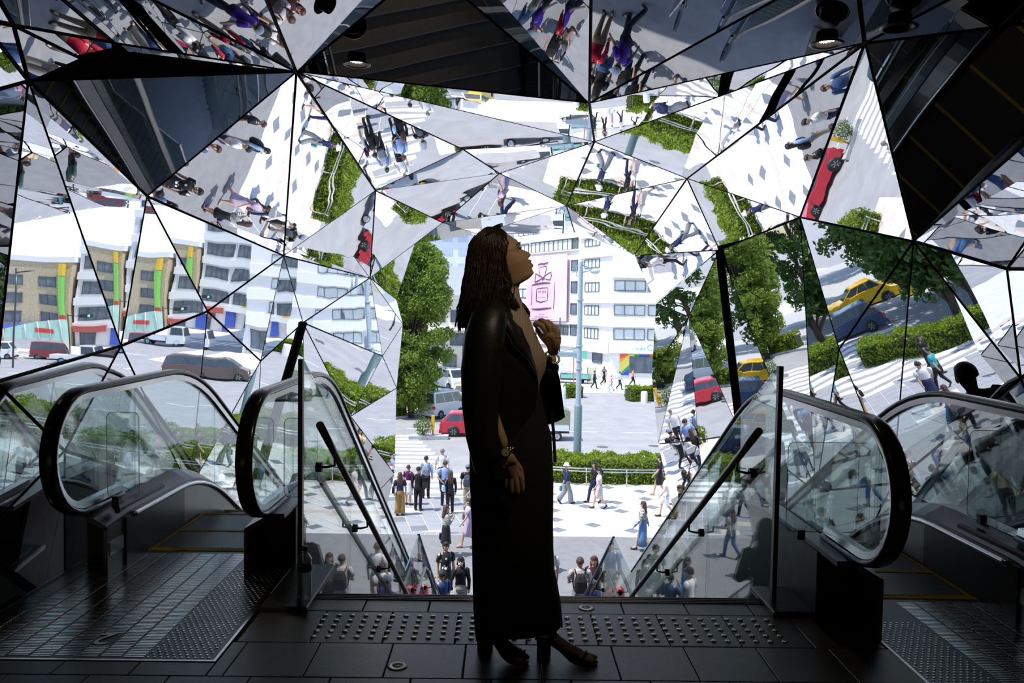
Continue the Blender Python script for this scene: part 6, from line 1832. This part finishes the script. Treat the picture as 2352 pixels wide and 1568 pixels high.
    hand('left_hand', w(0.208, 0.050, 1.226), w(0.203, 0.002, 1.278), kn, ch, [w(0.182, 0.004, 1.276), w(0.156, 0.004, 1.300), w(0.140, 0.010, 1.322), w(0.132, 0.020, 1.338)], 1.35, [w(0.192, -0.008, 1.308), w(0.172, -0.010, 1.328)])
    # ---- knit top
    def prof_rings(zs_, xb_, xf_, hw_, n=40, expo=0.85, rip=0.0, nr=7, tiltb=None):
        out = []
        for i, z in enumerate(zs_):
            mid, half = (xb_[i] + xf_[i]) / 2, (xf_[i] - xb_[i]) / 2
            r_ = []
            for k in range(n):
                a = 2 * PI * k / n; c, s = math.cos(a), math.sin(a)
                q = 1 + rip * (i / max(1, len(zs_) - 1)) * math.sin(a * nr + 0.5 * math.sin(i * 0.7))
                zz = z + (tiltb[i] * c if tiltb else 0)
                r_.append(w(mid + half * math.copysign(abs(c) ** expo, c) * q, hw_[i] * math.copysign(abs(s) ** expo, s) * q, zz))
            out.append(r_)
        return out
    b = MB()
    b.rings(prof_rings([1.495, 1.455, 1.42, 1.375, 1.32, 1.27, 1.22, 1.175, 1.12, 1.04], [-0.062, -0.070, -0.095, -0.125, -0.140, -0.14, -0.135, -0.125, -0.115, -0.11],
            [0.058, 0.064, 0.078, 0.104, 0.126, 0.150, 0.176, 0.172, 0.150, 0.140], [0.052, 0.062, 0.105, 0.150, 0.160, 0.158, 0.155, 0.145, 0.135, 0.135]))
    b.build('knit_top', M_KNIT, t)
    b = MB(); b.tube([w(0.060, -0.03, 1.44), w(0.090, -0.028, 1.38), w(0.112, -0.012, 1.315)], 0.0012, 5); b.tube([w(0.060, 0.03, 1.44), w(0.092, 0.022, 1.38), w(0.112, -0.012, 1.315)], 0.0012, 5)
    b.ball(w(0.128, -0.060, 1.300), (0.006, 0.004, 0.010), 10, 8); b.ball(w(0.126, -0.062, 1.316), (0.0045, 0.004, 0.0045), 8, 6); b.build('necklace', M_GOLD, t)
    # ---- long skirt
    b = MB()
    zz = [0.075, 0.12, 0.19, 0.29, 0.36, 0.54, 0.72, 0.90, 1.0, 1.10]
    rsk = prof_rings(list(reversed(zz)), [-0.12, -0.130, -0.134, -0.132, -0.121, -0.115, -0.112, -0.107, -0.101, -0.096], [0.145, 0.170, 0.200, 0.211, 0.213, 0.219, 0.236, 0.253, 0.258, 0.260],
                     [0.13, 0.145, 0.165, 0.17, 0.17, 0.17, 0.168, 0.160, 0.150, 0.142], 56, 0.8, 0.025, 7, [0, 0, 0, 0, 0, 0, 0, 0.01, 0.02, 0.03])
    rsk[-1] = [Vector((p.x, p.y, p.z + 0.5 * abs(p.y) * (1 if p.x > -0.12 else 0.5))) for p in rsk[-1]]
    inner = [[w((p.x - ox - 0.07) * 0.97 + 0.07, p.y * 0.97, p.z) for p in rsk[-1]], [w((p.x - ox - 0.05) * 0.72 + 0.05, p.y * 0.8, p.z + 0.2) for p in rsk[-1]]]
    b.rings(rsk + inner, False); b.build('skirt', M_DRESS, t)
    b = MB(); b.rings([[w(x, y, z) for x, y in ((x0, -0.045), (x0 + 0.012, -0.045), (x0 + 0.012, -0.03), (x0, -0.03))] for x0, z in ((0.190, 1.0), (0.199, 0.93), (0.204, 0.86), (0.208, 0.80))], True, 0, False); b.build('belt_end', M_DRESS, t)
    # ---- leather jacket
    jz = [1.445, 1.42, 1.40, 1.36, 1.30, 1.23, 1.17, 1.10, 1.04, 0.97, 0.905]
    jb = [-0.085, -0.100, -0.125, -0.155, -0.168, -0.172, -0.170, -0.168, -0.165, -0.155, -0.142]
    jn = [-0.01, 0.022, 0.040, 0.066, 0.092, 0.114, 0.136, 0.134, 0.128, 0.120, 0.110]
    jf = [0.03, 0.055, 0.075, 0.092, 0.12, 0.165, 0.228, 0.240, 0.248, 0.258, 0.262]
    jw = [0.075, 0.115, 0.150, 0.188, 0.200, 0.200, 0.196, 0.190, 0.186, 0.184, 0.180]
    def jring(i, off=0.0):
        h = jw[i] - off; xb_ = jb[i] + off
        base = [(jn[i], -0.60 * h), (jn[i] - 0.022, -0.78 * h), (lerp(jn[i], xb_, 0.38), -0.97 * h), (lerp(jn[i], xb_, 0.62), -0.98 * h), (lerp(jn[i], xb_, 0.85), -0.78 * h), (lerp(jn[i], xb_, 0.96), -0.45 * h), (xb_, 0.0),
                (lerp(jn[i], xb_, 0.96), 0.45 * h), (lerp(jn[i], xb_, 0.85), 0.78 * h), (lerp(jn[i], xb_, 0.62), 0.98 * h), (lerp(jn[i], xb_, 0.34), 0.98 * h), (lerp(jf[i], xb_, 0.22), 0.88 * h), (lerp(jf[i], xb_, 0.06), 0.62 * h), (jf[i], 0.42 * h - off)]
        return [w(x, y, jz[i] - (0.06 * (j / 13.0) if i == 10 else 0) + (0.125 * max(0, (j - 9) / 4.0) if i == 10 else 0) * 1.0) for j, (x, y) in enumerate(base)]
    b = MB()
    outer = [jring(i) for i in range(11)]; inn = [jring(i, 0.008) for i in range(11)]
    b.rings(outer, False, 0, True, False); b.rings([list(reversed(r_)) for r_ in inn], False, 0, True, False)
    b.rings([outer[-1], inn[-1]], False, 0, False, False); b.rings([outer[0], inn[0]], False, 0, False, False)
    b.rings([[outer[i][0], inn[i][0]] for i in range(11)], False, 0, False, False); b.rings([[outer[i][-1], inn[i][-1]] for i in range(11)], False, 0, False, False)
    jk = b.build('leather_jacket', M_LEATHER, t)
    md = jk.modifiers.new('sub', 'SUBSURF'); md.levels = 2; md.render_levels = 2; SKINNED.append(jk)
    # lapel and piping
    lz = [1.430, 1.385, 1.341, 1.277, 1.218, 1.158]
    l_in = [(0.030, -0.075), (0.055, -0.106), (0.078, -0.122), (0.100, -0.126), (0.118, -0.128), (0.137, -0.122)]
    l_out = [(-0.03, -0.125), (-0.022, -0.176), (0.000, -0.186), (0.034, -0.184), (0.095, -0.160), (0.131, -0.132)]
    b = MB(); b.rings([[w(*l_in[i], lz[i]), w((l_in[i][0] + l_out[i][0]) / 2, (l_in[i][1] + l_out[i][1]) / 2 - 0.014, lz[i]), w(l_out[i][0], l_out[i][1] - 0.012, lz[i]), w(l_out[i][0], l_out[i][1] - 0.004, lz[i]), w((l_in[i][0] + l_out[i][0]) / 2, (l_in[i][1] + l_out[i][1]) / 2 - 0.004, lz[i])] for i in range(6)]); b.build('lapel', M_LEATHER, t)
    M_ZIP = pm('zip_metal', (0.55, 0.50, 0.42), 0.3, 1.0)
    b = MB(); b.tube([w(l_out[i][0], l_out[i][1] - 0.013, lz[i]) for i in range(1, 6)] + [w(0.136, -0.122, 1.12), w(0.131, -0.118, 1.05), w(0.121, -0.116, 0.96)], 0.0022, 6); b.build('zip', M_ZIP, t)
    b = MB(); b.ball(w(-0.006, -0.205, 1.345), (0.006, 0.004, 0.009), 8, 6); b.build('snap', M_ZIP, t)
    b = MB(); b.rings([[w(xx, sd * yy, z) for sd in (1,) for xx, yy in pts] for z, pts in ((1.475, [(-0.08, 0.0), (-0.05, -0.075), (0.005, -0.085), (0.01, -0.078), (-0.045, -0.066), (-0.07, 0)]), (1.43, [(-0.105, 0.0), (-0.07, -0.11), (0.02, -0.115), (0.022, -0.105), (-0.06, -0.098), (-0.09, 0)]))], True, 0, False); b.build('collar', M_LEATHER, t)
    # sleeves: near one hangs open at the cuff; far one follows the raised arm
    def sleeve(path, rad, nrm_last=None):
        s_ = MB()
        P = [Vector(p) for p in path]; rings_ = []
        for i, p in enumerate(P):
            d = (P[min(i + 1, len(P) - 1)] - P[max(0, i - 1)]).normalized()
            if nrm_last and i >= len(P) - 2: d = Vector(nrm_last).normalized()
            u = Vector((0, 1, 0)); u = (u - d * u.dot(d)).normalized(); x_ = u.cross(d)
            q = 1 + 0.03 * math.sin(i * 2.4)
            rings_.append([p + (x_ * math.cos(2 * PI * k / 20) * rad[i][0] + u * math.sin(2 * PI * k / 20) * rad[i][1]) * q * (1 + 0.02 * math.sin(k * 1.9 + i)) for k in range(20)])
        ins = [[p_ + (P[i] - p_) * 0.10 for p_ in rings_[i]] for i in (len(P) - 1, len(P) - 2)]
        s_.rings(rings_ + ins, False); s_.build('sleeve', M_LEATHER, t)
    sleeve([w(-0.035, -0.12, 1.405), w(-0.055, -0.185, 1.375), w(-0.072, -0.215, 1.30), w(-0.082, -0.235, 1.18), w(-0.085, -0.245, 1.05), w(-0.074, -0.248, 0.94), w(-0.050, -0.248, 0.85), w(-0.044, -0.248, 0.83)],
           [(0.05, 0.05), (0.070, 0.055), (0.078, 0.056), (0.076, 0.054), (0.070, 0.052), (0.066, 0.052), (0.066, 0.05), (0.066, 0.05)], (0.55, 0, -0.84))
    sleeve([w(-0.03, 0.12, 1.39), w(-0.01, 0.175, 1.35), w(0.03, 0.21, 1.22), w(0.08, 0.22, 1.07), w(0.13, 0.18, 1.09), w(0.175, 0.12, 1.15), w(0.196, 0.095, 1.185)], [(0.05, 0.05), (0.07, 0.055), (0.07, 0.055), (0.065, 0.055), (0.055, 0.05), (0.045, 0.045), (0.04, 0.04)])
    # ---- watch and bracelet
    b = MB()
    c = w(0.013, -0.24, 0.882); d = Vector((0.26, 0, -0.95)).normalized()
    u = Vector((0, 1, 0)); x_ = u.cross(d)
    for k in range(14):
        a0 = 2 * PI * k / 14
        p = c + x_ * math.cos(a0) * 0.028 + u * math.sin(a0) * 0.025
        b.ball(p, (0.0068, 0.0068, 0.0075), 8, 5)
    b.build('watch_strap', M_GOLD, t)
    b = MB()
    wr = [[c - u * (0.027 + dp) + (x_ * math.cos(2 * PI * k / 22) + d * math.sin(2 * PI * k / 22)) * r_ for k in range(22)] for dp, r_ in ((-0.004, 0.018), (0.004, 0.020), (0.007, 0.019), (0.007, 0.016))]
    b.rings(wr); b.build('watch_case', M_GOLD, t)
    b = MB(); b.rings([[c - u * (0.0345) + (x_ * math.cos(2 * PI * k / 22) + d * math.sin(2 * PI * k / 22)) * r_ for k in range(22)] for r_ in (0.0155, 0.001)], False); b.build('watch_dial', pm('dial_cream', (0.62, 0.55, 0.38), 0.3), t)
    b = MB()
    c = w(0.203, 0.080, 1.215); d = Vector((0.35, -0.55, 0.62)).normalized(); u = d.orthogonal().normalized(); x_ = u.cross(d)
    for k in range(18):
        a0 = 2 * PI * k / 18
        b.ball(c + (x_ * math.cos(a0) + u * math.sin(a0)) * 0.031, 0.0056, 8, 6)
    b.build('pearl_bracelet', M_PEARL, t)
    # ---- high heeled peep-toe shoes and toes
    def shoe(hx, hy, ang, L, rest):
        ca, sa = math.cos(ang), math.sin(ang)
        def F(a, s, z): return Vector((hx + ox + a * ca - s * sa, hy + a * sa + s * ca, z))
        b = MB()
        b.rings([[F(a, s, z) for a, s in ((-0.022 * q, -0.022 * q), (0.026 * q, -0.022 * q), (0.026 * q, 0.022 * q), (-0.022 * q, 0.022 * q))] for z, q in ((0.0, 0.98), (0.004, 1.0), (0.05, 1.0), (0.092, 1.12))], True, 0, False); b.build('heel', M_SUEDE, t)
        sole = [(-0.03, 0.088, 0.026), (0.02, 0.084, 0.028), (0.07, 0.055, 0.026), (0.115, 0.022, 0.034), (0.15, 0.009, 0.040), (0.19, 0.007, 0.036), (L, 0.009, 0.018)]
        b = MB(); b.rings([[F(a, s * wd, z + dz) for s, dz in ((-1, 0), (1, 0), (1, -0.009 if z > 0.02 else -0.006), (-1, -0.009 if z > 0.02 else -0.006))] for a, z, wd in sole], True, 0, False); b.build('sole', pm('sole_dark', (0.06, 0.04, 0.03), 0.6), t)
        up = [(-0.012, 0.175, 0.034, 0.034), (-0.008, 0.14, 0.036, 0.032), (0.0, 0.112, 0.040, 0.030)]
        b = MB()
        def ring(a, z, ra, rs_, tl): return [F(a + ra * math.cos(2 * PI * k / 16) * math.cos(tl), rs_ * math.sin(2 * PI * k / 16), z + ra * math.cos(2 * PI * k / 16) * math.sin(tl)) for k in range(16)]
        b.rings([ring(0.005, 0.150, 0.040, 0.033, -0.2), ring(0.012, 0.120, 0.050, 0.033, -0.45), ring(0.035, 0.095, 0.050, 0.032, -0.95), ring(0.072, 0.068, 0.036, 0.034, -1.05), ring(0.115, 0.040, 0.030, 0.037, -1.2), ring(0.155, 0.028, 0.022, 0.039, -1.35)], False)
        b.build('upper', M_SUEDE, t)
        b = MB()
        for s, q in ((-0.026, 0.90), (-0.012, 0.97), (0.001, 1.0), (0.013, 0.98), (0.026, 1.04)):
            b.tube([F(0.12, s * 0.9, 0.032), F(0.165, s, 0.026), F(lerp(0.165, L, q) - 0.022, s * 0.95, 0.020), F(lerp(0.165, L, q) - 0.008, s * 0.93, 0.016)], [0.011, 0.010, 0.0095, 0.006], 8)
        b.build('toes', M_WSKIN, t)
        for a in ((0.165, 0.185) if rest else (0.172,)):
            b = MB(); b.tube([F(a - 0.012, -0.040, 0.008), F(a, -0.026, 0.034), F(a + 0.004, 0.0, 0.040), F(a, 0.026, 0.034), F(a - 0.012, 0.040, 0.008)], 0.005, 8, flat=2.0); b.build('strap', M_SUEDE, t)
    shoe(-0.060, 0.020, -0.66, 0.215, True)
    shoe(0.180, -0.045, -0.28, 0.222, False)
woman()

downlight((-0.90, 4.74, 2.845), 'lit warm downlight hanging at the left ceiling mirror', True)
downlight((1.60, 3.99, 2.765), 'lit warm downlight hanging at the right ceiling mirror', True)
downlight((1.84, 3.74, 2.765), 'unlit black downlight at the far right ceiling mirror', False)
downlight((1.35, 1.75, 3.33), 'added unseen warm spotlight above the camera, lighting the woman', True, (38 * D2R, 34 * D2R), 44, 48.0)  # extra lamp added out of frame to brighten the woman's face
bake_skins()
